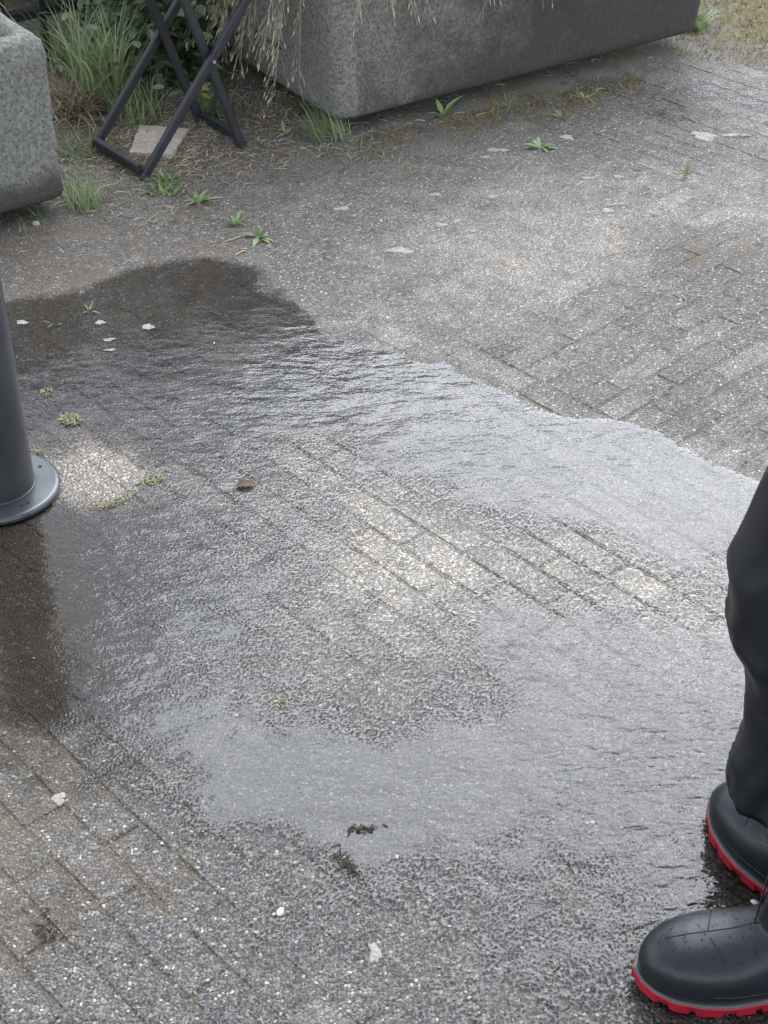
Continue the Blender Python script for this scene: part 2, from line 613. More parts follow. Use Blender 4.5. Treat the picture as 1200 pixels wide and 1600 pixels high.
M['deadleaf'] = mat_tint('dead_leaf', (0.05, 0.03, 0.02), (0.16, 0.09, 0.05), 0.7)
M['yellow'] = mat_tint('yellow_leaf', (0.40, 0.30, 0.02), (0.62, 0.50, 0.06), 0.6, 0.2)
M['drop'] = None

# ------------------------------------------------------------------ the ground: bed, pavers, soil, water
D_A, D_B = R(-47), R(43)                     # the two laying directions
bed = mesh_obj('pavement', [(-40, -20, -0.011), (40, -20, -0.011), (40, 60, -0.011), (-40, 60, -0.011)], [(0, 1, 2, 3)], M['bed'])
tag(bed, kind='structure', label='wet grey exposed aggregate brick paving')

# survey of the surface: (photo x, photo y, clean, moss); moss also carries the post's reflection
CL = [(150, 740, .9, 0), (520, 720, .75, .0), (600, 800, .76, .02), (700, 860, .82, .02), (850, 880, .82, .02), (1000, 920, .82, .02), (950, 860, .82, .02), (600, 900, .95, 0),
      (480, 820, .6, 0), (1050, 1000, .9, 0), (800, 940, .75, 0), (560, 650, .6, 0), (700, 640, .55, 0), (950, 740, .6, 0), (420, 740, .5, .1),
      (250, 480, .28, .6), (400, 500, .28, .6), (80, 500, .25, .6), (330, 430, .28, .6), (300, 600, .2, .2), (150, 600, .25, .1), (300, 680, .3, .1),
      (60, 900, .0, 1.0), (70, 1050, .0, 1.0), (30, 830, 0, 1.0), (200, 860, .25, .25), (300, 950, .25, .1), (250, 1100, .2, .1), (350, 830, .35, .2),  # first three: the post's brown reflection painted into the ground as moss
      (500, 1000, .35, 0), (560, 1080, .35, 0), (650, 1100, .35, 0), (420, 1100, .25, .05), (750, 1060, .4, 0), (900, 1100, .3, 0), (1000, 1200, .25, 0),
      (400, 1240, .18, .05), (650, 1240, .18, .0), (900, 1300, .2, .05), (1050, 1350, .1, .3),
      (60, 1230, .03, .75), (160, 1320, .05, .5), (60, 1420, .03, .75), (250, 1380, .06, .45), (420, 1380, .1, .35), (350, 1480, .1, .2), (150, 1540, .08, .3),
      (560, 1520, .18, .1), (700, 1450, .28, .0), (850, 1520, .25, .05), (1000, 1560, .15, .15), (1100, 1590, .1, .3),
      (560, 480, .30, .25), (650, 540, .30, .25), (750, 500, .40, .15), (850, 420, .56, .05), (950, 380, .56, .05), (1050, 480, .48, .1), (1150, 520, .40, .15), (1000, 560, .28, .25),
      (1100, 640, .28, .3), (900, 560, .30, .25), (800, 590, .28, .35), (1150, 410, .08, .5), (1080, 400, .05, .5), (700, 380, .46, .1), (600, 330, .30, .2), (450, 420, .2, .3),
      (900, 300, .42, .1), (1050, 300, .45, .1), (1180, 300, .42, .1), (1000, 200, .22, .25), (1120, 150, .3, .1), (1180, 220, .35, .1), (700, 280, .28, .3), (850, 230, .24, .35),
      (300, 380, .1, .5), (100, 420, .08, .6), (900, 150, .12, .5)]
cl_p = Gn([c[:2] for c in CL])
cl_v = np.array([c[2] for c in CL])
mo_v = np.array([c[3] + .07 for c in CL])
CREAM_C = G(150, 740)
# damp: everything inside the hosed area
WET = [(-400, 470), (20, 462), (130, 452), (190, 418), (260, 402), (330, 398), (400, 408), (440, 425), (462, 470), (510, 500), (560, 535), (640, 566), (690, 568), (740, 600),
       (830, 632), (900, 650), (960, 662), (1040, 676), (1100, 700), (1150, 735), (1230, 760), (1600, 860), (1900, 1700), (900, 1900), (-500, 1900), (-600, 900)]
wet_poly = Gn(WET)


def poly_sd(poly, q):
    """signed distance to a polygon, positive inside"""
    q = np.asarray(q)
    inside = np.zeros(len(q), bool)
    dmin = np.full(len(q), 1e9)
    n = len(poly)
    for i in range(n):
        a, b = poly[i], poly[(i + 1) % n]
        e = b - a
        w = q - a
        tt = np.clip((w @ e) / (e @ e), 0, 1)
        dmin = np.minimum(dmin, np.hypot(*(w - tt[:, None] * e).T))
        c = ((a[1] > q[:, 1]) != (b[1] > q[:, 1])) & (q[:, 0] < (b[0] - a[0]) * (q[:, 1] - a[1]) / (b[1] - a[1] + 1e-12) + a[0])
        inside ^= c
    return np.where(inside, dmin, -dmin)


def soil_h(x, y):
    """height of the silt and soil that has spread over the paving near the troughs"""
    x, y = np.asarray(x, float), np.asarray(y, float)
    edge = Gn([(-700, 440), (-200, 400), (0, 400), (150, 380), (330, 345), (430, 310), (560, 285), (700, 250), (830, 175), (950, 120), (1040, 92), (1200, 105), (1500, 140), (2200, 100), (2200, -260), (600, -330), (-700, -260)])
    e = poly_sd(edge, np.stack([x.ravel(), y.ravel()], 1)).reshape(x.shape)
    m = sstep(-0.45, 0.30, e + 0.10 * fbm(x * 5, y * 5))
    return -0.0095 + 0.0135 * m + 0.005 * fbm(x * 9, y * 9, 3.0) * (0.4 + m) + 0.0035 * fbm(x * 40, y * 40, 1.0) + 0.02 * sstep(0.25, 1.0, e)


_sg = None


def soil_z(x, y):
    """quick look-up of soil_h"""
    global _sg
    if _sg is None:
        gx, gy = np.meshgrid(np.arange(-2.6, 2.8, .02), np.arange(0.4, 7.6, .02))
        _sg = soil_h(gx, gy)
    i = min(max(int((y - 0.4) / .02 + .5), 0), _sg.shape[0] - 1)
    j = min(max(int((x + 2.6) / .02 + .5), 0), _sg.shape[1] - 1)
    return float(_sg[i, j])


ZA = G(850, 600)
NB = 15


def zone_b(x, y):
    a = ZA
    n = Vector((math.sin(-D_A), math.cos(D_A), 0)).normalized()
    d = (x - a.x) * n.x + (y - a.y) * n.y
    return 0 < d < 0.98


L_, W_ = 0.196, 0.0655                        # brick module with joint


def bricks():
    """two laying directions, the second in a band between two courses of the first"""
    out = []
    ca, sa = math.cos(D_A), math.sin(D_A)
    cb, sb = math.cos(D_B), math.sin(D_B)          # D_B points across the band
    def put(u, d, ang, ln):
        x, y = ZA.x + u * ca + d * cb, ZA.y + u * sa + d * sb
        if abs(x) < 2.2 and 0.6 < y < 5.5:
            out.append((x, y, ang, ln))
    for j in range(-70, 80):
        if 0 <= j < NB:
            continue
        off = (0.5 * (j % 2) + 0.07 * math.sin(j * 1.7)) * L_
        for i in range(-26, 26):
            put(i * L_ + off, (j + .5) * W_, D_A, L_)
    top = NB * W_
    for i in range(-70, 70):
        d = -L_ * (0.5 if i % 2 else 0.07 * math.sin(i * 2.1) + .05)
        while d < top:
            a0, a1 = max(0, d), min(top, d + L_)
            if a1 - a0 > 0.03:
                put((i + .5) * W_, (a0 + a1) / 2, D_B, a1 - a0)
            d += L_
    return out


def brick_geo(x, y, ang, ln):
    rnd = random.Random(hash((round(x, 3), round(y, 3))))
    hl, hw = (ln - 0.0045) / 2, (W_ - 0.0045) / 2
    hl *= 1 + rnd.uniform(-.012, .006)
    hw *= 1 + rnd.uniform(-.03, .01)
    a = ang + rnd.uniform(-.012, .012)
    dz = rnd.uniform(-.0012, .0008)
    tx, ty = rnd.uniform(-.006, .006), rnd.uniform(-.015, .015)
    us = [-1, -0.36, 0.33, 1]
    ch = 0.0035
    c, s = math.cos(a), math.sin(a)
    vs = []
    def put(u, v, z):
        z2 = z + dz + u * tx + v * ty if z > -0.01 else z
        vs.append((x + u * c - v * s, y + u * s + v * c, z2))
    for row in (-1, 1):
        for k in us:
            put(k * (hl - ch) + rnd.uniform(-.0015, .0015), row * (hw - ch) + rnd.uniform(-.0015, .0015), 0.0 + rnd.uniform(-.0004, .0004))
    ring_top = [0, 1, 2, 3, 7, 6, 5, 4]
    ring_uv = [(us[k], -1) for k in range(4)] + [(us[k], 1) for k in (3, 2, 1, 0)]
    for (k, row) in ring_uv:
        put(k * hl, row * hw + rnd.uniform(-.0015, .0015), -0.0032)
    for (k, row) in ring_uv:
        put(k * hl, row * hw, -0.03)
    fs = [(0, 1, 5, 4), (1, 2, 6, 5), (2, 3, 7, 6)]
    for k in range(8):
        a0, a1 = ring_top[k], ring_top[(k + 1) % 8]
        fs.append((8 + k, 8 + (k + 1) % 8, a1, a0))
        fs.append((16 + k, 16 + (k + 1) % 8, 8 + (k + 1) % 8, 8 + k))
    return vs, fs


def surf_attrs(vs, jitter=0.0):
    q = np.asarray(vs)[:, :2]
    cl = idw(cl_p, cl_v, q) + jitter
    mo = idw(cl_p, mo_v, q)
    dp = sstep(-0.05, 0.05, poly_sd(wet_poly, q)) * 0.9 + 0.1
    e = np.hypot((q[:, 0] - CREAM_C.x) * 1.0, (q[:, 1] - CREAM_C.y) * 1.0)
    du = (q[:, 0] - CREAM_C.x) * math.cos(D_A) + (q[:, 1] - CREAM_C.y) * math.sin(D_A)
    dv = -(q[:, 0] - CREAM_C.x) * math.sin(D_A) + (q[:, 1] - CREAM_C.y) * math.cos(D_A)
    e = np.maximum(np.abs(du) * .85, np.abs(dv) * 1.1)
    cr = 0.9 * sstep(0.078, 0.062, e + 0.05 * fbm(q[:, 0] * 18, q[:, 1] * 18))
    return {'clean': cl, 'moss': mo, 'damp': dp, 'cream': cr}


all_b = bricks()
scored = []
for b in all_b:
    p = proj((b[0], b[1], 0))
    vis = p is not None and -30 < p[0] < 1230 and -30 < p[1] < 1640 and soil_z(b[0], b[1]) < 0.0005
    scored.append((-(1.0 / (b[0] ** 2 + b[1] ** 2 + CAM_H ** 2)) if vis else 1.0, b))
scored.sort(key=lambda s: s[0])
rest_v, rest_f, rest_j = [], [], []
for k, (sc, b) in enumerate(scored):
    vs, fs = brick_geo(*b)
    jt = random.uniform(-.14, .14)
    if k < 300 and sc < 0:
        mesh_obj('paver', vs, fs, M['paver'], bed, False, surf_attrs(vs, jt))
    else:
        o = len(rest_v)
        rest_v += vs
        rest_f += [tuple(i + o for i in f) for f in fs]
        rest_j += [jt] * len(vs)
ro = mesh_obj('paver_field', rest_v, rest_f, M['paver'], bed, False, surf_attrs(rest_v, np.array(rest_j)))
tag(ro, kind='stuff')


def grid(x0, x1, y0, y1, st):
    xs, ys = np.arange(x0, x1 + st / 2, st), np.arange(y0, y1 + st / 2, st)
    X, Y = np.meshgrid(xs, ys)
    nx, ny = len(xs), len(ys)
    i = (np.arange(ny - 1)[:, None] * nx + np.arange(nx - 1)[None]).ravel()
    return X.ravel(), Y.ravel(), np.stack([i, i + 1, i + 1 + nx, i + nx], 1)


# silt and sand that fill the joints, in places flush with the bricks or over them
FI = [(700, 860, -.0012), (950, 900, -.0024), (850, 930, -.0022), (600, 800, -.0008), (480, 760, -.0010), (1050, 560, .0002), (1000, 620, .0000), (1150, 600, .0000), (950, 530, .0006), (750, 450, .0022), (650, 350, .0040), (850, 400, .0018), (500, 450, .0026),
      (900, 300, .0022), (1000, 230, .0002), (1100, 180, .0006), (300, 500, .0006), (150, 600, .0006), (350, 620, -.0003), (250, 700, -.0014), (300, 900, .0006), (200, 1000, .0006), (500, 1050, .0010), (600, 1130, .0012), (700, 1030, .0003), (500, 1230, .0010), (800, 1150, .0006),
      (200, 1300, -.0018), (350, 1370, -.0018), (100, 1350, -.0006), (450, 1450, .0010), (650, 1400, .0012), (800, 1400, .0004), (900, 1530, .0006), (600, 1550, .0012), (1000, 1250, .0003), (60, 900, .0002), (200, 380, .0045), (50, 420, .0045), (1150, 330, .0008)]
X, Y, F = grid(-1.75, 1.9, 0.7, 5.3, 0.0125)
fz = idw(Gn([f[:2] for f in FI]), np.array([f[2] for f in FI]), np.stack([X, Y], 1), 3.0, .006) - 0.0016
fz = np.clip(fz + 0.0016 * fbm(X * 10, Y * 10, 6.0) + 0.0012 * fbm(X * 45, Y * 45, 2.0, 2), -.0065, .0042)
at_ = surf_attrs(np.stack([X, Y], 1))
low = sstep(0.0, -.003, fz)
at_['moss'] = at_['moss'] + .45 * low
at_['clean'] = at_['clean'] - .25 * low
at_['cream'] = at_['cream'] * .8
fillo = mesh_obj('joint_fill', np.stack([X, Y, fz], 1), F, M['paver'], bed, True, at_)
tag(fillo, kind='stuff')

# soil sheet
X, Y, F = grid(-2.6, 2.8, 2.6, 7.6, 0.022)
Z = soil_h(X, Y)
gr = sstep(0.0, 0.5, poly_sd(Gn([(1060, 90), (1300, 120), (2000, 100), (2000, -250), (900, -250)]), np.stack([X, Y], 1)) + 0.1) * 0.9
gr = np.maximum(gr, 0.75 * np.exp(-((X - G(760, 200).x) ** 2 / 0.05 + (Y - G(760, 200).y) ** 2 / 0.02)))
gr = np.maximum(gr, 0.6 * sstep(0.3, 0.7, fbm(X * 3, Y * 3, 7.7) + 0.5))
soil = mesh_obj('soil', np.stack([X, Y, Z], 1), F, M['soil'], None, True, {'green': gr})
tag(soil, kind='structure', label='brown silt and soil spread over the paving by the troughs')

# water film: depth 0 dry .. 1.2 covers the stones; ripple = how choppy
WD = [(520, 555, 1.0, .8), (600, 605, 1.1, .8), (700, 640, 1.15, .8), (850, 690, 1.15, .8), (1000, 735, 1.15, .7), (1100, 780, 1.1, .6), (1050, 830, .9, .6), (950, 800, .9, .7), (850, 760, .85, .9), (750, 700, .9, .9), (650, 680, .7, .9),
      (300, 440, 1.1, .18), (400, 480, 1.1, .2), (250, 500, 1.1, .2), (100, 500, 1.0, .25), (40, 480, 1.0, .3), (350, 550, .95, .4), (200, 570, .9, .6), (450, 590, .9, .9), (400, 640, .7, .9), (100, 640, .65, .7), (280, 680, .6, .7), (250, 620, .75, .8),
      (150, 745, -.2, .5), (500, 720, .3, .8), (600, 800, .1, .8), (700, 860, -.05, .7), (850, 880, -.05, .7), (1000, 920, -.05, .7), (920, 850, .05, .7), (600, 900, .05, .7), (480, 800, .38, .8), (1080, 950, .3, .7), (1120, 900, .45, .7),
      (30, 850, 1.1, .2), (60, 950, 1.2, .2), (80, 1080, 1.1, .22), (200, 850, .62, .7), (130, 900, .8, .6), (250, 950, .55, .6), (350, 900, .5, .8), (200, 1080, .72, .5), (300, 1150, .95, .45), (150, 1020, .7, .5), (330, 1040, .48, .5), (400, 840, .42, .8),
      (500, 1000, .22, .6), (560, 1080, .08, .5), (600, 1120, .15, .5), (450, 1080, .3, .5), (700, 1040, .2, .6), (750, 1100, .35, .6), (650, 970, .12, .6),
      (400, 1225, 1.05, .4), (500, 1230, 1.1, .5), (650, 1220, 1.15, .6), (760, 1200, 1.15, .7), (580, 1290, 1.0, .4), (850, 1150, 1.05, .9), (950, 1080, 1.0, 1.1), (1050, 1050, .95, 1.3), (1110, 1120, 1.1, 1.5), (1000, 1180, .9, 1.2), (900, 1020, .8, 1.0), (1000, 1000, .6, 1.0), (810, 990, .6, .8), (1140, 1010, .8, 1.0),
      (900, 1250, .75, 1.1), (1050, 1250, .75, 1.2), (1000, 1330, .65, 1.2), (800, 1320, .55, .9), (900, 1400, .4, 1.1), (700, 1400, .22, .9), (600, 1450, .1, .8), (500, 1380, .2, .7), (1140, 1390, .7, 1.0), (900, 1500, .4, 1.0),
      (30, 1190, .15, .5), (100, 1300, -.05, .5), (200, 1290, -.05, .5), (120, 1190, .1, .5), (300, 1380, .05, .5), (100, 1500, -.05, .5), (300, 1550, .1, .6), (600, 1570, .05, .8), (900, 1590, .2, .9), (430, 1330, .1, .6), (230, 1220, .25, .5), (1100, 1600, .45, .9), (0, 1300, -.05, .5), (-100, 1150, .3, .5), (1100, 165, -.3, .15), (1000, 140, -.3, .15)]
wp, wv, wr = Gn([w[:2] for w in WD]), np.array([w[2] for w in WD]), np.array([w[3] * (0.46 if w[0] < 470 else 0.6 if w[1] < 900 else 0.8) for w in WD])
X, Y, F = grid(-1.5, 1.6, 0.6, 4.9, 0.011)
Q = np.stack([X, Y], 1)
dep = idw(wp, wv, Q, 3.4, 0.0012)
rip = idw(wp, wr, Q, 3.0, 0.003)
sdw = poly_sd(wet_poly, Q + np.stack([0.05 * fbm(X * 9, Y * 9, 4.0), 0.05 * fbm(X * 9, Y * 9, 8.0)], 1) + np.stack([0.012 * fbm(X * 45, Y * 45, 4.0), 0.012 * fbm(X * 45, Y * 45, 8.0)], 1))
fw = 0.012 + 0.075 * sstep(-0.15, -0.3, X)                 # soft damp rim on the left, crisp front on the right
dep = dep * sstep(0.0, 1.0, sdw / fw) - 1.0 * sstep(0.004, -0.004, sdw)
# the separate damp sheet by the far end of the trough
far = Gn([(935, 150), (1010, 118), (1120, 112), (1260, 120), (1300, 215), (1200, 225), (1120, 205), (1030, 215), (960, 190)])
fd = poly_sd(far, Q + np.stack([0.05 * fbm(X * 9, Y * 9, 4.0), 0.05 * fbm(X * 9, Y * 9, 8.0)], 1))
dep = np.maximum(dep, np.where(fd > -0.05, -0.2 + 0.36 * sstep(-0.05, 0.18, fd), -1))
Zw = 0.0022 + 0.0006 * fbm(X * 14, Y * 14, 2.0)
keep = (dep[F] > -0.3).any(1)
F = F[keep]
used = np.unique(F)
remap = -np.ones(len(X), int)
remap[used] = np.arange(len(used))
water = mesh_obj('water', np.stack([X, Y, Zw], 1)[used], remap[F], M['water'], None, True, {'depth': dep[used], 'ripple': rip[used]})
tag(water, kind='structure', label='thin film of hose water running over the paving')

# loose and proud stone chips of the aggregate
mb = MB()
n_chip = 0
while n_chip < 4200:
    px, py = random.uniform(-60, 1260), 1640 - 1500 * random.random() ** 1.15
    g = G(px, py)
    if soil_z(g.x, g.y) > 0.003 and random.random() < 0.75:
        continue
    n_chip += 1
    sz = min(0.0034, random.lognormvariate(math.log(0.0011), 0.45))
    mb.blob((g.x, g.y, 0.0008), sz * random.uniform(.8, 1.4), sz * random.uniform(.6, 1.0), sz * 0.75, random.uniform(0, 6.28), tint=min(1, abs(random.gauss(.36, .25))), hemi=True, n=6, jit=.25)
tag(mb.build('aggregate_chips', M['chip'], bed), kind='stuff')

# dry straw bits and leaf crumbs lying on the upper ground
mb = MB()
for k in range(7000):
    px, py = (random.uniform(-20, 1220), random.uniform(0, 430)) if k % 2 else (random.gauss(300, 140), random.gauss(230, 55))
    g = G(px, py)
    h0 = soil_z(g.x, g.y)
    dens = 0.08 + 0.9 * (h0 > 0.002)
    if random.random() > dens:
        continue
    a, L = random.uniform(0, math.pi), random.uniform(.006, .04)
    z = max(h0, 0.001) + random.uniform(0.0, .004)
    dx, dy, w = math.cos(a) * L / 2, math.sin(a) * L / 2, random.uniform(.0006, .0016)
    mid = Vector((g.x + random.uniform(-.003, .003), g.y + random.uniform(-.003, .003), z + .003))
    mb.tube([(g.x - dx, g.y - dy, z), mid, (g.x + dx, g.y + dy, z)], [w, w, w * .5], 3, tint=random.random() ** 1.2)
tag(mb.build('straw_litter', M['straw'], None), 'short dry straw bits strewn over the soil', 'straw', kind='stuff')


# white lichen rosettes on the pavers
def lichen(px, py, rx, ry, rot=0.0):
    g = G(px, py)
    n, vs, fs = 40, [], []
    ph = [random.uniform(0, 6.28) for _ in range(4)]
    rj = [1 + .22 * math.sin(2 * 6.283 * k / 40 + ph[0]) + .16 * math.sin(3 * 6.283 * k / 40 + ph[1]) + .1 * math.sin(7 * 6.283 * k / 40 + ph[2]) + .1 * random.uniform(-1, 1) for k in range(n)]
    z0 = max(0.0018, soil_z(g.x, g.y) + .001)
    for rr, z in ((1.0, -.002), (0.9, .0008), (0.45, .0012)):
        for k in range(n):
            t = 2 * math.pi * k / n
            x, y = rx * rr * rj[k] * math.cos(t), ry * rr * rj[k] * math.sin(t)
            vs.append((g.x + x * math.cos(rot) - y * math.sin(rot), g.y + x * math.sin(rot) + y * math.cos(rot), z0 + z + random.uniform(-.0004, .0004)))
    for r_ in range(2):
        for k in range(n):
            fs.append((r_ * n + k, r_ * n + (k + 1) % n, (r_ + 1) * n + (k + 1) % n, (r_ + 1) * n + k))
    fs.append(tuple(range(2 * n, 3 * n)))
    tint = [random.uniform(.0, .55) for _ in vs]
    mesh_obj('lichen', vs, fs, M['lichen'], bed, False, {'tint': tint})


for a in [(625, 392, .028, .018), (534, 327, .018, .010), (231, 512, .016, .011, .5), (157, 505, .014, .008, -.4), (170, 532, .014, .007), (172, 548, .011, .006), (1100, 213, .042, .022, -.4),
          (1142, 212, .02, .012), (776, 235, .024, .012), (758, 246, .012, .008), (885, 215, .022, .012), (690, 352, .014, .010), (715, 346, .012, .008), (770, 308, .014, .008), (92, 1249, .012, .010), (586, 1490, .010, .014, .4),
          (918, 279, .016, .008), (950, 330, .02, .01), (1165, 212, .012, .008), (680, 305, .014, .008), (966, 277, .014, .008), (35, 505, .016, .008), (740, 362, .012, .006)]:
    lichen(*a)


# ------------------------------------------------------------------ stone troughs
def rrect(hx, hy, r, n=10):
    pts = []
    for (sx, sy, a0) in ((1, 1, 0), (-1, 1, 90), (-1, -1, 180), (1, -1, 270)):
        for k in range(n + 1):
            a = R(a0 + 90 * k / n)
            pts.append((sx * (hx - r) + r * math.cos(a), sy * (hy - r) + r * math.sin(a)))
    # subdivide the straight runs
    out = []
    for i, p in enumerate(pts):
        q = pts[(i + 1) % len(pts)]
        d = math.hypot(q[0] - p[0], q[1] - p[1])
        m = max(1, int(d / 0.025))
        for k in range(m):
            out.append((p[0] + (q[0] - p[0]) * k / m, p[1] + (q[1] - p[1]) * k / m))
    return out


def trough(name, corner, ang, length, width, height, z0, mat, side, label, stain_shade_f, taper=0.03, wall=0.07, rad_=0.032):
    """corner = nearest bottom corner; length runs along ang, width to the back"""
    c, s = math.cos(ang), math.sin(ang)
    cx = corner.x + side * c * length / 2 - s * width / 2
    cy = corner.y + side * s * length / 2 + c * width / 2
    root = empty(name, (cx, cy, 0), label, 'planter')
    prof = [(0.02, z0 - 0.0), (0.004, z0 + 0.012), (0.0, z0 + 0.03)]
    nz = int(height / 0.025)
    for k in range(1, nz):
        prof.append((-taper * k / nz, z0 + 0.03 + (height - 0.06) * k / nz))
    prof += [(-taper + 0.003, z0 + height - 0.018), (-taper + 0.016, z0 + height - 0.004), (-taper + wall * 0.5, z0 + height), (-taper + wall - 0.012, z0 + height - 0.003), (-taper + wall, z0 + height - 0.02), (-taper + wall + 0.01, z0 + height - 0.12)]
    V, F, ST = [], [], []
    n = None
    for (ins, z) in prof:
        pts = rrect(length / 2 - ins, width / 2 - ins, max(0.010, rad_ - ins * 0.3))
        if n is None:
            n = len(pts)
        # resample so that every ring has n points
        P = np.array(pts)
        if len(P) != n:
            seg = np.r_[0, np.cumsum(np.hypot(*(np.roll(P, -1, 0) - P).T))]
            PP = np.vstack([P, P[:1]])
            tt = np.linspace(0, seg[-1], n, endpoint=False)
            P = np.stack([np.interp(tt, seg, PP[:, 0]), np.interp(tt, seg, PP[:, 1])], 1)
        dd_ = 0.006 * fbm(P[:, 0] * 7 + 3, P[:, 1] * 7, z * 7, 3) + 0.004 * fbm(P[:, 0] * 30, P[:, 1] * 30, z * 30, 2)
        for (u, v), d in zip(P, dd_.tolist()):
            l_ = math.hypot(u, v) + 1e-6
            uu, vv = u * (1 + d / max(l_, .2)), v * (1 + d / max(l_, .2) * 2)
            V.append((cx + uu * c - vv * s, cy + uu * s + vv * c, z + d * 0.5))
            ST.append(stain_shade_f(u / length, v / width, (z - z0) / height))
    m = len(prof)
    for i in range(m - 1):
        for k in range(n):
            F.append((i * n + k, i * n + (k + 1) % n, (i + 1) * n + (k + 1) % n, (i + 1) * n + k))
    F.append(tuple(range(n - 1, -1, -1)))
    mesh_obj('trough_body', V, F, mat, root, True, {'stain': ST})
    # soil inside
    ins = -taper + wall + 0.002
    gx, gy, gf = grid(-(length / 2 - ins), length / 2 - ins, -(width / 2 - ins), width / 2 - ins, 0.03)
    gz = z0 + height - 0.075 + 0.012 * fbm(gx * 10, gy * 10)
    mesh_obj('planting_soil', np.stack([cx + gx * c - gy * s, cy + gx * s + gy * c, gz], 1), gf, M['soil'], root, True, {'green': np.full(len(gx), .2)})
    # low feet that leave the dark gap
    for fx in (-1, 1):
        mb = MB()
        fc = (cx + fx * (length / 2 - 0.2) * c, cy + fx * (length / 2 - 0.2) * s, z0 / 2)
        mb.box(fc, Vector((c, s, 0)) * 0.05, Vector((-s, c, 0)) * (width / 2 - 0.19), Vector((0, 0, z0 / 2 + 0.004)))
        mesh_obj('foot', mb.v, mb.f, mat, root, False, {'stain': [0.9] * len(mb.v)})
    return root, (cx, cy, c, s)


ANG = R(34)
bigc = G(528, 196, 0.05)
ang_big = R(33)
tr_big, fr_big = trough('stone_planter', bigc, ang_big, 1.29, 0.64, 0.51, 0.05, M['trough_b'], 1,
                        'long dark grey stone planter with a stained long side and a haze-painted paler end at the top',
                        lambda u, v, z: (0.42 + 1.0 * max(0, u + .42) + 0.9 * max(0, .3 - z)) if v < 0 and u > -.46 else 0.02 + 0.3 * max(0, .2 - z))  # bottom and right stain; paler left end is mist haze put into the colour
smc = G(105, 311, 0.04)
tr_small, fr_small = trough('stone_planter', smc, R(36), 1.0, 0.50, 0.412, 0.04, M['trough_a'], -1,
                            'pale grey stone planter cut by the left edge with rounded rim and damp dark base',
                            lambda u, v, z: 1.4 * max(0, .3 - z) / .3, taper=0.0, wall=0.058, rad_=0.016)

# ------------------------------------------------------------------ post with flange
pc = G(0, 768)
post = empty('metal_post', (pc.x, pc.y, 0), 'round anthracite metal post on a disc base at the left edge', 'post')
def lathe(prof, cx, cy, n=64):
    V, F = [], []
    for r, z in prof:
        for k in range(n):
            t = 2 * math.pi * k / n
            V.append((cx + r * math.cos(t), cy + r * math.sin(t), z))
    for i in range(len(prof) - 1):
        for k in range(n):
            F.append((i * n + k, i * n + (k + 1) % n, (i + 1) * n + (k + 1) % n, (i + 1) * n + k))
    return V, F
V, F = lathe([(0.0665, 0.016), (0.0665, 0.4), (0.0665, 1.2), (0.0665, 2.6), (0.0, 2.605)], pc.x, pc.y)
mesh_obj('pole', V, F, M['post'], post, True, {'tint': [0.5] * len(V)})
V, F = lathe([(0.106, 0.001), (0.112, 0.004), (0.113, 0.010), (0.1115, 0.0145), (0.109, 0.0165), (0.104, 0.0168), (0.069, 0.0172), (0.0, 0.0172)], pc.x, pc.y, 96)
fl = mesh_obj('base_flange', V, F, M['flange'], post, True)
V, F = lathe([(0.0695, 0.0175), (0.0695, 0.019), (0.0668, 0.0205), (0.066, 0.0205)], pc.x, pc.y)
mesh_obj('weld_seam', V, F, M['post'], fl, True)
for a in (-50, -42, 40, 130, 220, 228):
    mb = MB()
    mb.tube([(pc.x + .088 * math.cos(R(a)), pc.y + .088 * math.sin(R(a)), .012), (pc.x + .088 * math.cos(R(a)), pc.y + .088 * math.sin(R(a)), .0178)], .0036, 10)
    mesh_obj('painted_bolt_hole', mb.v, mb.f, M['dark'], fl)  # solid near-black plug, its colour standing for the shade in a hole

# ------------------------------------------------------------------ folding chair
f1, f2 = G(222, 284), G(386, 236)
f1b = G(147, 236)
wv_ = f1b - f1                                 # across the chair
pl = (f2 - f1).normalized()
nrm = Vector((-pl.y, pl.x, 0))
d = ray(331, 95)
tt = (f1 - Vector((0, 0, CAM_H))).dot(nrm) / d.dot(nrm)
piv = Vector((0, 0, CAM_H)) + d * tt
chair = empty('folding_chair', (f1.x + .1, f1.y + .1, 0), 'black folding chair with crossed legs between the two stone planters', 'chair')


def bar(mb, a, b, w, h, side):
    a, b = Vector(a), Vector(b)
    d_ = (b - a)
    L = d_.length
    d_.normalize()
    s_ = Vector(side).normalized()
    u_ = d_.cross(s_).normalized()
    # slightly rounded bar: an octagonal section
    vs, fs = [], []
    sec = [(-.5, -.36), (-.36, -.5), (.36, -.5), (.5, -.36), (.5, .36), (.36, .5), (-.36, .5), (-.5, .36)]
    for e in (0, L):
        for p, q in sec:
            vs.append(a + d_ * e + s_ * (p * w) + u_ * (q * h))
    for k in range(8):
        fs.append((k, (k + 1) % 8, 8 + (k + 1) % 8, 8 + k))
    fs += [tuple(range(7, -1, -1)), tuple(range(8, 16))]
    mb.add(vs, fs)


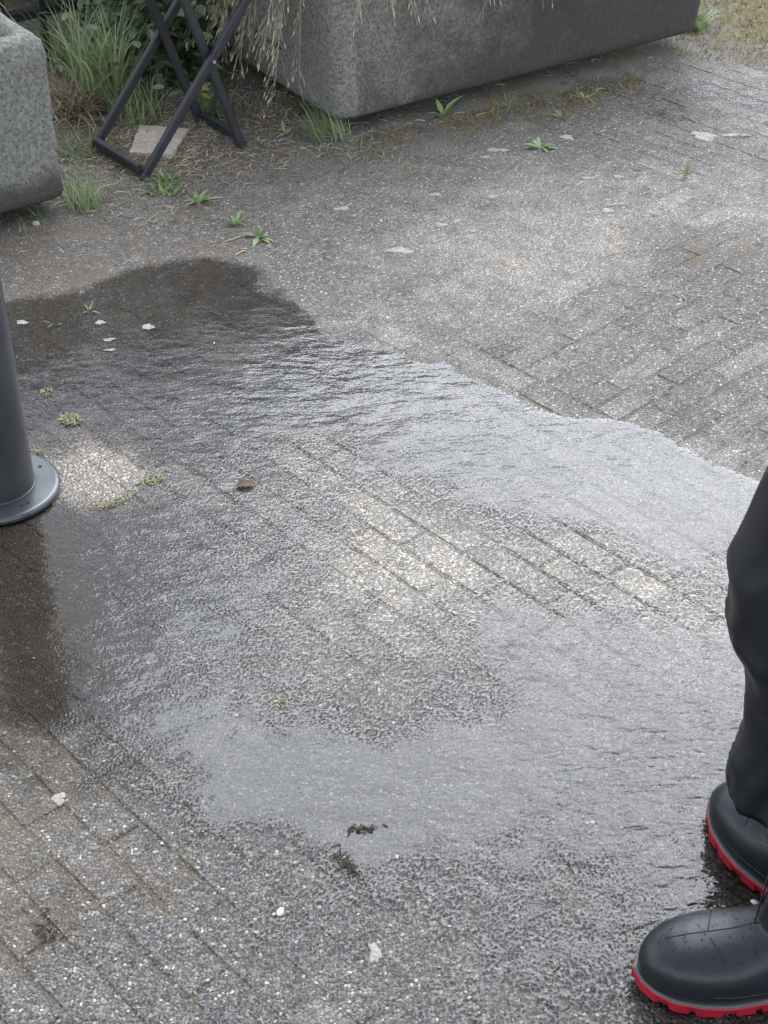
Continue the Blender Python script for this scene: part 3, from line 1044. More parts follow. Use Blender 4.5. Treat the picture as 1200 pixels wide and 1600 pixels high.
acr = wv_.normalized()
for (foot, other) in ((f1, 0), (f2, 1)):
    top_dir = (piv - foot)
    k_top = (0.80 if other == 0 else 0.455) / piv.z
    topp = foot + top_dir * k_top
    inner = acr * (0.022 if other else 0.0)
    shrink = 0.0 if other == 0 else 0.85
    w_off = wv_ if other == 0 else wv_ - acr * 0.044
    for o_ in (inner, inner + w_off):
        mb = MB()
        bar(mb, foot + o_ - top_dir.normalized() * 0.0 + Vector((0, 0, .004)), topp + o_, 0.015, 0.0235, acr)
        lg = mesh_obj('leg', mb.v, mb.f, M['chair_wood'], chair)
    mb = MB()
    bar(mb, foot + inner + acr * .010 + Vector((0, 0, .028)) + top_dir.normalized() * .002, foot + inner + w_off - acr * .010 + Vector((0, 0, .028)) + top_dir.normalized() * .002, 0.026, 0.016, Vector((0, 0, 1)))
    mesh_obj('foot_rail', mb.v, mb.f, M['chair_wood'], chair)
    if other == 0:
        top0 = topp
    else:
        top1 = topp
for o_ in (Vector((0, 0, 0)), wv_):
    mb = MB()
    sg = -1 if o_.length == 0 else 1
    mb.tube([piv + o_ - acr * .004 * 1, piv + o_ - acr * .0125], .0042, 10)
    mesh_obj('pivot_screw', mb.v, mb.f, M['screw'], chair)
for k in range(5):
    q = top1 + pl * (0.03 + 0.075 * k)
    mb = MB()
    bar(mb, q - acr * .03 + Vector((0, 0, .02)), q + wv_ + acr * .01 + Vector((0, 0, .02)), 0.014, 0.055, Vector((0, 0, 1)))
    mesh_obj('seat_slat', mb.v, mb.f, M['chair_wood'], chair)
for k in range(2):
    q = f1 + (top0 - f1) * (0.88 + 0.1 * k)
    mb = MB()
    bar(mb, q - acr * .01, q + wv_ + acr * .01, 0.045, 0.014, Vector((0, 0, 1)))
    mesh_obj('back_slat', mb.v, mb.f, M['chair_wood'], chair)

# sandstone offcut lying under the chair
P4 = [G(203, 249), G(268, 252), G(296, 212), G(219, 205)]
slab_r = empty('stone_slab', (P4[0].x + .05, P4[0].y + .03, 0), 'small square beige ribbed stone slab lying under the folding chair', 'slab')
n = 9
V, F = [], []
for lay in (0, 1):
    for j in range(n):
        for i in range(n):
            a = P4[0].lerp(P4[1], i / (n - 1)).lerp(P4[3].lerp(P4[2], i / (n - 1)), j / (n - 1))
            e = 0.004 * fbm(a.x * 60, a.y * 60, 2.2)
            rib = -0.004 if j in (2, 4, 6) else 0
            V.append((a.x + float(e), a.y + float(e), (0.020 + rib + float(e) * .5) if lay else -0.004))
for j in range(n - 1):
    for i in range(n - 1):
        F.append((n * n + j * n + i, n * n + j * n + i + 1, n * n + (j + 1) * n + i + 1, n * n + (j + 1) * n + i))
ringi = [i for i in range(n)] + [j * n + n - 1 for j in range(1, n)] + [(n - 1) * n + i for i in range(n - 2, -1, -1)] + [j * n for j in range(n - 2, 0, -1)]
for k in range(len(ringi)):
    a, b = ringi[k], ringi[(k + 1) % len(ringi)]
    F.append((a, b, n * n + b, n * n + a))
mesh_obj('slab_body', V, F, M['slab'], slab_r, False, {'stain': [0.0] * len(V)})

# ------------------------------------------------------------------ iron fence behind the troughs
fdir = Vector((math.cos(R(36)), math.sin(R(36)), 0))
f0 = Vector((-0.90, 4.52, 0))
fence = empty('iron_fence', (f0.x, f0.y, 0), 'black iron fence with square pickets behind the pale planter', 'fence')
fn = Vector((-fdir.y, fdir.x, 0))
for z in (0.175, 1.0):
    mb = MB()
    mb.box(f0 + fdir * 0.4 + Vector((0, 0, z)), fdir * 1.5, fn * 0.018, Vector((0, 0, .012)))
    mb.build('rail', M['black_metal'], fence)
for k in range(-9, 16):
    mb = MB()
    c_ = f0 + fdir * (0.006 + 0.125 * k)
    mb.box(c_ + Vector((0, 0, .56)), fdir * .0085, fn * .0085, Vector((0, 0, .56)))
    mb.build('picket', M['black_metal'], fence)


# ------------------------------------------------------------------ vegetation
def tuft(px, py, n, L, spread, label, mat='grass', group=None, z=None, w=.004, lean=(.05, .6), bend=(.3, 1.2), name='grass_tuft', tint=(0.1, 1.0), base_az=None, cat='grass'):
    g = G(px, py)
    zz = max(0.0, soil_z(g.x, g.y)) if z is None else z
    mb = MB()
    for k in range(n):
        a = random.uniform(0, 6.283) if base_az is None else random.gauss(base_az, .7)
        r = spread * math.sqrt(random.random())
        b = random.uniform(0, 6.283)
        mb.blade((g.x + r * math.cos(b), g.y + r * math.sin(b), zz - .003), a, L * random.uniform(.45, 1.1), w * random.uniform(.6, 1.3), random.uniform(*lean), random.uniform(*bend), 5, random.uniform(*tint), random.uniform(-.6, .6))
    o = mb.build(name, M[mat], None, True)
    return tag(o, label, cat, group)


def rosette(px, py, n, L, w, label, mat='weed', up=(.2, .9), name='weed', tint=(.2, 1.0)):
    g = G(px, py)
    zz = max(0.001, soil_z(g.x, g.y))
    mb = MB()
    for k in range(n):
        a = 6.283 * k / n * 2.618 + random.uniform(-.8, .8)
        e = random.uniform(*up)
        d_ = Vector((math.cos(a) * math.cos(e), math.sin(a) * math.cos(e), math.sin(e)))
        mb.leaf((g.x + .004 * math.cos(a), g.y + .004 * math.sin(a), zz), d_, Vector((0, 0, 1)), L * random.uniform(.3, 1.15), w * random.uniform(.5, 1.1), random.uniform(*tint), random.uniform(-.1, .7), random.uniform(.1, .6))
    o = mb.build(name, M[mat], None, True)
    return tag(o, label, 'weed')


tuft(165, 165, 190, .33, .075, 'tall fresh green grass clump behind the left leg of the folding chair', w=.0065, lean=(.02, .45), bend=(.3, 1.4), tint=(.35, 1.0))
tuft(215, 190, 150, .15, .08, 'low green grass just inside the crossed chair legs', w=.004, tint=(.1, .8))
tuft(118, 185, 260, .24, .07, 'brown dead grass mat hanging beside the pale planter', 'straw', w=.004, lean=(.4, 1.3), bend=(.4, 1.4), tint=(.0, .6), name='dead_grass')
tuft(130, 322, 130, .11, .045, 'pale green grass tuft at the right foot of the pale planter', w=.003, lean=(.05, .7), tint=(.3, .9))
tuft(55, 338, 30, .06, .03, 'small dark grass tuft under the front edge of the pale planter', w=.003, lean=(.5, 1.2), tint=(.0, .5))
tuft(515, 215, 130, .12, .06, 'thin grass tuft below the near corner of the long dark planter', w=.0028, lean=(.2, .9), tint=(.3, .9), base_az=R(160))
tuft(560, 240, 150, .05, .09, 'sparse low grass spreading in front of the long dark planter corner', w=.002, lean=(.4, 1.2), tint=(.2, .9))
tuft(285, 110, 160, .18, .11, 'loose dark grass under the seat of the folding chair', w=.003, lean=(.2, 1.0), tint=(.0, .5))
tuft(335, 185, 140, .08, .09, 'short grass beside the rear foot rail of the chair', w=.003, lean=(.2, 1.0), tint=(.1, .6))
tuft(425, 180, 170, .06, .10, 'withered low grass at the left foot of the long dark planter', 'straw', w=.003, lean=(.5, 1.3), tint=(.0, .7), name='dead_grass')
tuft(1080, 45, 45, .10, .035, 'bright green weed clump at the far end of the long dark planter', 'weed', w=.011, lean=(.1, .8), bend=(.3, 1.0), tint=(.3, 1.0), name='weed', cat='weed')
tuft(255, 296, 110, .045, .05, 'dense low green weed at the near foot of the folding chair', 'weed', w=.006, lean=(.3, 1.3), tint=(.1, .8), name='weed', cat='weed')
tuft(1010, 8, 40, .13, .05, 'grass growing behind the far end of the long dark planter', w=.004, tint=(.2, .8))
tuft(115, 240, 200, .05, .07, 'mossy low grass along the side of the pale planter', w=.003, lean=(.3, 1.2), tint=(.1, .8))
tuft(120, 120, 80, .24, .07, 'rank green grass behind the pale planter', w=.006, lean=(.05, .8), tint=(.2, .9))
tuft(230, 70, 160, .32, .12, 'rank dark grass behind the folding chair', w=.005, lean=(.05, .9), tint=(.0, .6))
tuft(20, -30, 120, .5, .12, 'tall bright grass at the fence in the upper left corner', 'weed', w=.008, lean=(.05, .7), tint=(.3, 1.0))
rosette(310, 318, 14, .055, .012, 'narrow leaved weed just right of the chair foot', up=(.2, 1.1))
rosette(368, 350, 8, .04, .012, 'small pale weed seedling between two others on the silt', up=(.3, 1.2))
rosette(404, 372, 12, .045, .014, 'light green rosette weed at the end of the weed row', up=(.1, 1.0))
rosette(845, 232, 9, .055, .016, 'pale green flat weed on the paving in front of the long planter', up=(.1, .7))
rosette(693, 182, 8, .075, .018, 'leafy weed standing by the shaded base of the long planter', up=(.4, 1.2))
rosette(876, 184, 6, .035, .010, 'tiny weed below the dark side of the long planter', up=(.3, 1.0))
rosette(1072, 272, 14, .035, .005, 'small grassy weed in a joint at the upper right', up=(.2, 1.2), tint=(.1, .6))
rosette(445, 213, 8, .04, .016, 'small pale weed left of the long planter corner', up=(.2, .8))
rosette(140, 487, 6, .035, .007, 'two leaved green sprout at the edge of the dark puddle', up=(.5, 1.2))
rosette(86, 508, 5, .025, .005, 'faint green sprout standing in water near the post', up=(.3, 1.1))
rosette(470, 178, 10, .07, .016, 'grey green weed against the foot of the long planter', up=(.2, 1.0), tint=(0, .4))
rosette(915, 155, 12, .04, .006, 'small withered weed in the moss beside the long planter', 'moss', up=(.2, 1.0))


def moss_tuft(px, py, n, L, spread, label, sx=1.0, az=0.0):
    g = G(px, py)
    mb = MB()
    zz = 0.0
    for k in range(n):
        r, b = spread * math.sqrt(random.random()), random.uniform(0, 6.283)
        x, y = r * math.cos(b) * sx, r * math.sin(b)
        mb.blade((g.x + x * math.cos(az) - y * math.sin(az), g.y + x * math.sin(az) + y * math.cos(az), zz), random.uniform(0, 6.28), L * random.uniform(.5, 1.2), .0022, random.uniform(.1, 1.2), random.uniform(.2, 1.5), 3, random.random())
    tag(mb.build('moss_tuft', M['moss'], None, True), label, 'moss')


moss_tuft(110, 658, 130, .016, .020, 'round pale moss cushion on the paving beside the post')
moss_tuft(75, 615, 45, .012, .014, 'small faint moss tuft above the round moss cushion')
moss_tuft(236, 752, 120, .012, .012, 'elongated moss strip at the corner of the pale patch', 2.2, R(35))
moss_tuft(180, 785, 120, .010, .012, 'thin mossy strip below the pale patch by the post', 3.2, R(35))
moss_tuft(440, 1100, 40, .010, .014, 'faint moss spot in the wet middle of the paving')
moss_tuft(60, 708, 40, .014, .010, 'yellowish moss at the rim of the post base disc')


def debris(px, py, n, rx, ry, rot, label):
    g = G(px, py)
    mb = MB()
    for k in range(n):
        u, v = random.gauss(0, .5) * rx, random.gauss(0, .5) * ry
        x, y = u * math.cos(rot) - v * math.sin(rot), u * math.sin(rot) + v * math.cos(rot)
        a, L = random.uniform(0, 3.14), random.uniform(.004, .016)
        z = .0015 + random.uniform(0, .0025)
        mb.tube([(g.x + x - math.cos(a) * L / 2, g.y + y - math.sin(a) * L / 2, z), (g.x + x + math.cos(a) * L / 2, g.y + y + math.sin(a) * L / 2, z + random.uniform(-.002, .003))], random.uniform(.0006, .0015), 3, tint=random.random() ** 2)
    tag(mb.build('debris_clump', M['litter'], None), label, 'debris')


debris(540, 1352, 70, .032, .011, R(-55), 'dark brown clump of plant bits below the puddle')
debris(566, 1296, 36, .022, .007, R(5), 'small dark debris raft at the puddle edge')
debris(75, 1455, 40, .045, .025, R(-40), 'thin reddish brown litter patch at the lower left')

# low straggly growth spreading from the soil onto the paving
for (px, py, n_, L, sp, lab) in ((190, 300, 70, .03, .06, 'thin low growth left of the chair foot'), (345, 335, 50, .022, .05, 'wispy low growth between the weed rosettes'), (640, 262, 45, .025, .06, 'sparse wisps of grass in front of the long planter'),
                                (1085, 40, 60, .09, .05, 'leggy grass at the right end of the long planter'), (790, 165, 40, .05, .05, 'wispy grass in the dark gap under the long planter'), (60, 365, 60, .03, .06, 'thin mossy growth on the silt below the pale planter')):
    tuft(px, py, n_, L, sp, lab, 'grass', w=.0022, lean=(.3, 1.3), bend=(.2, 1.4), tint=(.2, 1.0))

# dead leaf
g = G(384, 762)
mb = MB()
mb.leaf((g.x - .018, g.y, .004), (1, .1, .25), (0, 0, 1), .036, .022, .4, .3, .6)
tag(mb.build('dead_leaf', M['deadleaf'], None, True), 'curled dark dead leaf on the cleaned paving', 'leaf')
# single twigs and straws
for (a, b, lab) in (((948, 138 + 260), (1010, 388), 'pale straw lying on the dark damp patch at right'), ((350, 378), (398, 366), 'thin pale straw beside the rosette weed row'),
                    ((1040, 280), (1110, 276), 'long pale straw near the small grassy weed'), ((1075, 1412), (1118, 1408), 'pale straw just behind the near boot')):
    p, q = G(*a, .004), G(*b, .004)
    mb = MB()
    mb.tube([p, p.lerp(q, .5) + Vector((0, .004, .003)), q], [.0012, .0013, .0007], 5, .8)
    tag(mb.build('straw', M['straw'], None), lab, 'straw')
for (px, py, r_, lab) in ((1180, 1413, .0055, 'white pebble between the boots'), (438, 1427, .006, 'cream elongated pebble in the lower paving'), (57, 352, .009, 'orange brown stone in front of the pale planter')):
    g = G(px, py)
    mb = MB()
    mb.blob((g.x, g.y, r_ * .5), r_ * 1.3, r_ * .9, r_ * .7, random.uniform(0, 3), .95, .15, n=9)
    o = mb.build('pebble', M['chip'] if 'orange' not in lab else M['slab'], None, True)
    tag(o, lab, 'pebble')


# leafy shrubs behind the fence and chair
def shrub(x, y, h, rx, n, label, mat='leaf', leafL=.045, z0=0.02, low=0.05):
    root = empty('shrub', (x, y, 0), label, 'shrub', 'shrubs behind the fence')
    st, lf = MB(), MB()
    nst = max(8, n // 70)
    for k in range(nst):
        a, r = random.uniform(0, 6.283), rx * .35 * random.random()
        b = Vector((x + r * math.cos(a), y + r * math.sin(a), z0))
        out = random.uniform(.2, 1.0) * rx
        topz = h * random.uniform(.55, 1.0)
        pts = []
        for i in range(9):
            t = i / 8
            pts.append(b + Vector((math.cos(a) * out * t ** 1.4 + .02 * math.sin(5 * t + k), math.sin(a) * out * t ** 1.4 + .02 * math.cos(4 * t + k), (topz - z0) * (t - .12 * t * t * t))))
        st.tube(pts, [.004 * (1 - .7 * i / 8) for i in range(9)], 5, random.random())
        m = n // nst
        for j in range(m):
            t = max(low, random.random() ** .8)
            i = min(7, int(t * 8))
            q = pts[i].lerp(pts[i + 1], t * 8 - i)
            q = q + Vector((random.gauss(0, 1), random.gauss(0, 1), random.gauss(0, .7))) * (.05 + .10 * t)
            q.z = max(q.z, 0.015)
            az, el = random.uniform(0, 6.283), random.uniform(-.6, .6)
            lf.leaf(q, (math.cos(az) * math.cos(el), math.sin(az) * math.cos(el), math.sin(el)), Vector((random.gauss(0, .4), random.gauss(0, .4), 1)), leafL * random.uniform(.6, 1.25), leafL * random.uniform(.4, .62), random.random(), random.uniform(0, .4), .2)
    st.build('stems', M['stem'], root)
    lf.build('foliage', M[mat], root)
    return root


shrub(-0.66, 4.42, .46, .13, 800, 'low shrub with oval leaves between the pale planter and the chair')
shrub(-0.62, 4.40, .42, .16, 800, 'low dark shrub directly under and behind the chair seat')
shrub(-0.50, 5.0, .80, .28, 1900, 'dark green shrub with oval leaves right behind the folding chair')
shrub(-0.33, 4.86, .75, .22, 1300, 'dark shrub filling the gap between the chair and the long planter')
shrub(-1.0, 5.1, 1.5, .5, 3600, 'taller dark shrub behind the iron fence')
shrub(-1.45, 5.15, 1.2, .40, 2000, 'bright leafy shrub behind the pale planter and the fence', 'pale_leaf')
shrub(-0.5, 5.35, 1.75, .55, 3600, 'tall dense shrub at the back behind the chair')
shrub(-1.6, 5.4, 1.6, .6, 3400, 'tall shrub at the far left behind the fence', 'pale_leaf')
shrub(-0.75, 5.7, 1.95, .6, 5200, 'tallest shrub of the hedge seen behind the chair', leafL=.065, low=.3)
shrub(-1.25, 6.0, 1.9, .7, 5200, 'rearmost tall shrub behind the fence', leafL=.065, low=.3)
shrub(0.1, 5.6, 1.1, .45, 1800, 'dense shrub behind the long dark planter')
# slender leafy shoots between the chair legs
for (px, py, hh, lab) in ((345, 150, .34, 'slender leafy shoot rising right of the chair crossing'), (240, 150, .30, 'leafy shoot rising behind the far chair legs'), (322, 190, .12, 'young round leaved plant under the chair crossing')):
    g = G(px, py)
    mb = MB()
    pts = [Vector((g.x + .02 * math.sin(3 * t / 6), g.y, .0 + hh * t / 6)) for t in range(7)]
    mb.tube(pts, [.0025 - .0002 * i for i in range(7)], 5, .3)
    for k in range(16):
        t = .15 + .85 * k / 16
        i = min(5, int(t * 6))
        q = pts[i].lerp(pts[i + 1], t * 6 - i)
        a = k * 1.57 + random.uniform(-.4, .4)
        mb.leaf(q, (math.cos(a), math.sin(a), .25), (0, 0, 1), .045 * random.uniform(.7, 1.1), .024, random.uniform(.3, .9), .3, .2)
    tag(mb.build('leafy_shoot', M['leaf'], None, True), lab, 'plant')
g = G(322, 178)
mb = MB()
mb.leaf((g.x, g.y - .02, .09), (.4, -.2, -.9), (0, -1, .3), .045, .028, .6, .2, .1)
tag(mb.build('yellow_leaf', M['yellow'], None, True), 'single yellow leaf hanging below the chair crossing', 'leaf')


# dry ornamental grass hanging over the trough rims
def dry_grass(origin, outs, label, n_sp=26, cat='grass'):
    root = mb = MB()
    for (ox, oy, oz, dx, dy, L, drop) in outs:
        p0 = Vector((ox, oy, oz))
        hd = Vector((dx, dy, 0)).normalized()
        pts = []
        for i in range(11):
            t = i / 10
            pts.append(p0 + hd * (L * (t - .15 * t * t)) + Vector((0, 0, .10 * math.sin(min(1, t * 1.6) * 1.6) - drop * t * t)))
        mb.tube(pts, [.0016 * (1 - .7 * i / 10) for i in range(11)], 4, random.uniform(.4, .8))
        for k in range(n_sp):
            t = random.uniform(.35, 1.0)
            i = min(9, int(t * 10))
            q = pts[i].lerp(pts[i + 1], t * 10 - i)
            a = math.atan2(hd.y, hd.x) + random.gauss(0, .8)
            Ls = random.uniform(.025, .085)
            e = q + Vector((math.cos(a) * Ls * .45, math.sin(a) * Ls * .45, -Ls * random.uniform(.5, 1.0)))
            m_ = q.lerp(e, .5) + Vector((0, 0, Ls * .12))
            mb.tube([q, m_, e], [.0005, .0006, .0004], 3, random.uniform(.4, 1.0), cap=False)
            dd = (e - m_).normalized()
            mb.leaf(e - dd * .004, dd, Vector((random.gauss(0, 1), random.gauss(0, 1), .3)), random.uniform(.012, .026), random.uniform(.0022, .004), random.uniform(.5, 1.0), 0, .5)
    o = mb.build('dry_grass', M['straw'], None, True)
    return tag(o, label, cat)


random.seed(21)
cx, cy, c_, s_ = fr_big
def on_rim(u, v, z=.52):
    return cx + u * c_ - v * s_, cy + u * s_ + v * c_, z
outs = []
for k in range(17):
    x, y, z = on_rim(-.655, random.uniform(-.32, .22), .56)
    a = ang_big + math.pi + random.uniform(-.45, .6)
    outs.append((x, y, z, math.cos(a), math.sin(a), random.uniform(.08, .22), random.uniform(.32, .52)))
for k in range(4):
    x, y, z = on_rim(-.60 + .04 * k, -.33, .56)
    a = ang_big - math.pi / 2 + random.uniform(-.5, .3)
    outs.append((x, y, z, math.cos(a), math.sin(a), random.uniform(.05, .10), random.uniform(.22, .36)))
dry_grass(None, outs, 'straw coloured dry grass spilling over the left end of the long planter', 44)
outs = []
for u in (-.47, -.44, -.42, -.22, -.19, -.165, -.02, .0, .015):
    x, y, z = on_rim(u, -.335, .56)
    a = ang_big - math.pi / 2 + random.uniform(-.4, .4)
    outs.append((x, y, z, math.cos(a), math.sin(a), random.uniform(.04, .08), random.uniform(.24, .36)))
dry_grass(None, outs, 'few dry grass plumes hanging over the long side of the dark planter', 16)
cx2, cy2, c2, s2 = fr_small
outs = []
for k in range(5):
    u, v = random.uniform(.30, .42), random.uniform(-.12, .1)
    a = R(36) + random.uniform(-.5, .4)
    outs.append((cx2 + u * c2 - v * s2, cy2 + u * s2 + v * c2, .42, math.cos(a), math.sin(a), random.uniform(.16, .26), random.uniform(.18, .3)))
dry_grass(None, outs, 'bare dry stalks arching over the rim of the pale planter', 9)

# mossy turf at the top right: uncountable short growth
mb = MB()
for k in range(7500):
    px, py = random.uniform(1000, 1330), random.uniform(-60, 112)
    g = G(px, py)
    if poly_sd(Gn([(1040, 72), (1080, 92), (1200, 100), (1400, 112), (1400, -70), (1085, -70)]), np.array([[g.x, g.y]]))[0] < -.03 * random.random():
        continue
    mb.blade((g.x, g.y, soil_z(g.x, g.y) - .002), random.uniform(0, 6.28), random.uniform(.008, .028), .0022, random.uniform(.3, 1.3), random.uniform(.2, 1.0), 2, random.random())
tag(mb.build('moss_turf', M['turf'], None), 'mossy yellow green turf in the upper right corner', 'moss', kind='stuff')
mb = MB()
for k in range(4200):
    px = random.uniform(560, 1010)
    if vnoise(px * .03, 4.2) < random.uniform(-.7, .5):
        continue
    py = 216 - (px - 560) * .225 + abs(random.gauss(0, 17))
    g = G(px, py)
    mb.blade((g.x, g.y, max(0, soil_z(g.x, g.y)) - .002), random.uniform(0, 6.28), random.uniform(.006, .022), .002, random.uniform(.4, 1.4), random.uniform(.2, 1.0), 2, random.random() * .7)
tag(mb.build('moss_fringe', M['turf'], None), 'thin mossy fringe along the shaded foot of the long planter', 'moss', kind='stuff')


# ------------------------------------------------------------------ person (legs and boots in view)
def loft(rings, close=True):
    n = len(rings[0])
    V = [p for r_ in rings for p in r_]
    F = []
    for i in range(len(rings) - 1):
        for k in range(n):
            F.append((i * n + k, i * n + (k + 1) % n, (i + 1) * n + (k + 1) % n, (i + 1) * n + k))
    if close:
        F.append(tuple(range(n - 1, -1, -1)))
        F.append(tuple(range((len(rings) - 1) * n, len(rings) * n)))
    return V, F


def remesh(V, F, vox, smooth_it):
    me = bpy.data.meshes.new('tmp')
    me.from_pydata(V, [], F)
    bm = bmesh.new()
    bm.from_mesh(me)
    bmesh.ops.recalc_face_normals(bm, faces=bm.faces)
    bm.to_mesh(me)
    bm.free()
    o = bpy.data.objects.new('tmp', me)
    COL.objects.link(o)
    md = o.modifiers.new('r', 'REMESH')
    md.mode = 'VOXEL'
    md.voxel_size = vox
    dg = bpy.context.evaluated_depsgraph_get()
    m2 = bpy.data.meshes.new_from_object(o.evaluated_get(dg))
    bpy.data.objects.remove(o)
    bm = bmesh.new()
    bm.from_mesh(m2)
    for _ in range(smooth_it):
        bmesh.ops.smooth_vert(bm, verts=bm.verts, factor=0.5, use_axis_x=True, use_axis_y=True, use_axis_z=True)
    V2 = [v.co.copy() for v in bm.verts]
    F2 = [tuple(v.index for v in f.verts) for f in bm.faces]
    bm.free()
    return V2, F2


BL = 0.300


def foot_w(u):
    """half widths (inner, outer) along the boot, u = metres from the toe"""
    t = np.clip(u / BL, 0, 1)
    w = np.interp(t, [0, .03, .08, .16, .28, .38, .5, .62, .75, .88, .95, 1.0], [0.0, .021, .034, .046, .054, .0555, .050, .043, .0395, .037, .027, 0.0])
    return w


def boot_mesh():
    """local frame: toe at origin, boot runs along +x, z up"""
    rings = []
    us = [0.004, 0.011, .022, .04, .065, .09, .12, .15, .175, .20, .225, .25, .275, .29, .298]
    H = [.050, .066, .079, .088, .094, .0975, .103, .114, .128, .138, .14, .135, .115, .08, .05]
    for u, h in zip(us, H):
        w = float(foot_w(u)) + .0012 + .0046 * min(1.0, max(0.0, u - .006) / .035)
        ring = []
        for k in range(28):
            t = 2 * math.pi * k / 28
            cy_, sz_ = math.cos(t), math.sin(t)
            ex = 2 / 2.5
            yy = w * (abs(cy_) ** ex) * (1 if cy_ > 0 else -1)
            zz = (abs(sz_) ** ex) * (1 if sz_ > 0 else -1)
            z = .05 + zz * (h - .05) if zz > 0 else .05 + zz * .045
            ring.append((u, yy * (1.0 if zz < 0 else 1.0), z))
        rings.append(ring)
    V, F = loft(rings)
    # shaft
    rings = []
    for z, xc, rx, ry in [(.06, .215, .066, .040), (.10, .212, .062, .041), (.135, .208, .056, .043), (.17, .208, .053, .045), (.22, .210, .056, .049), (.28, .212, .061, .054), (.34, .213, .064, .057), (.36, .213, .064, .057)]:
        rings.append([(xc + rx * math.cos(2 * math.pi * k / 28), ry * math.sin(2 * math.pi * k / 28), z) for k in range(28)])
    V2, F2 = loft(rings)
    o = len(V)
    V += V2
    F += [tuple(i + o for i in f) for f in F2]
    return remesh(V, F, .0042, 5)


def outline(n, off=0.0):
    pts = []
    us = (1 - np.cos(np.linspace(0, math.pi, n // 2 + 1))) / 2 * BL
    for u in us:
        pts.append((u, float(foot_w(u))))
    for u in us[::-1][1:-1]:
        pts.append((u, -float(foot_w(u))))
    P = np.array(pts)
    c_ = np.array([BL * .45, 0])
    dirs = P - c_
    ln = np.linalg.norm(dirs, axis=1, keepdims=True)
    # resample to even spacing
    P = P + dirs / ln * off
    seg = np.r_[0, np.cumsum(np.hypot(*(np.roll(P, -1, 0) - P).T))]
    PP = np.vstack([P, P[:1]])
    tt_ = np.linspace(0, seg[-1], n, endpoint=False)
    return np.stack([np.interp(tt_, seg, PP[:, 0]), np.interp(tt_, seg, PP[:, 1])], 1)


person_root = None
BV, BF = boot_mesh()
bvh = BVHTree.FromPolygons([tuple(v) for v in BV], BF)


def surf_path(pts, r_, lift=0.0):
    """tube lying on the boot through (x, y) points seen from above, or (x, z, side) points seen from the side"""
    out = []
    for p in pts:
        if len(p) == 2:
            h = bvh.ray_cast(Vector((p[0], p[1], .5)), Vector((0, 0, -1)))
        else:
            h = bvh.ray_cast(Vector((p[0], p[2] * .3, p[1])), Vector((0, -p[2], 0)))
        if h[0] is not None:
            out.append(h[0] + h[1] * lift)
    mb = MB()
    if len(out) > 1:
        mb.tube(out, r_, 5)
    return mb


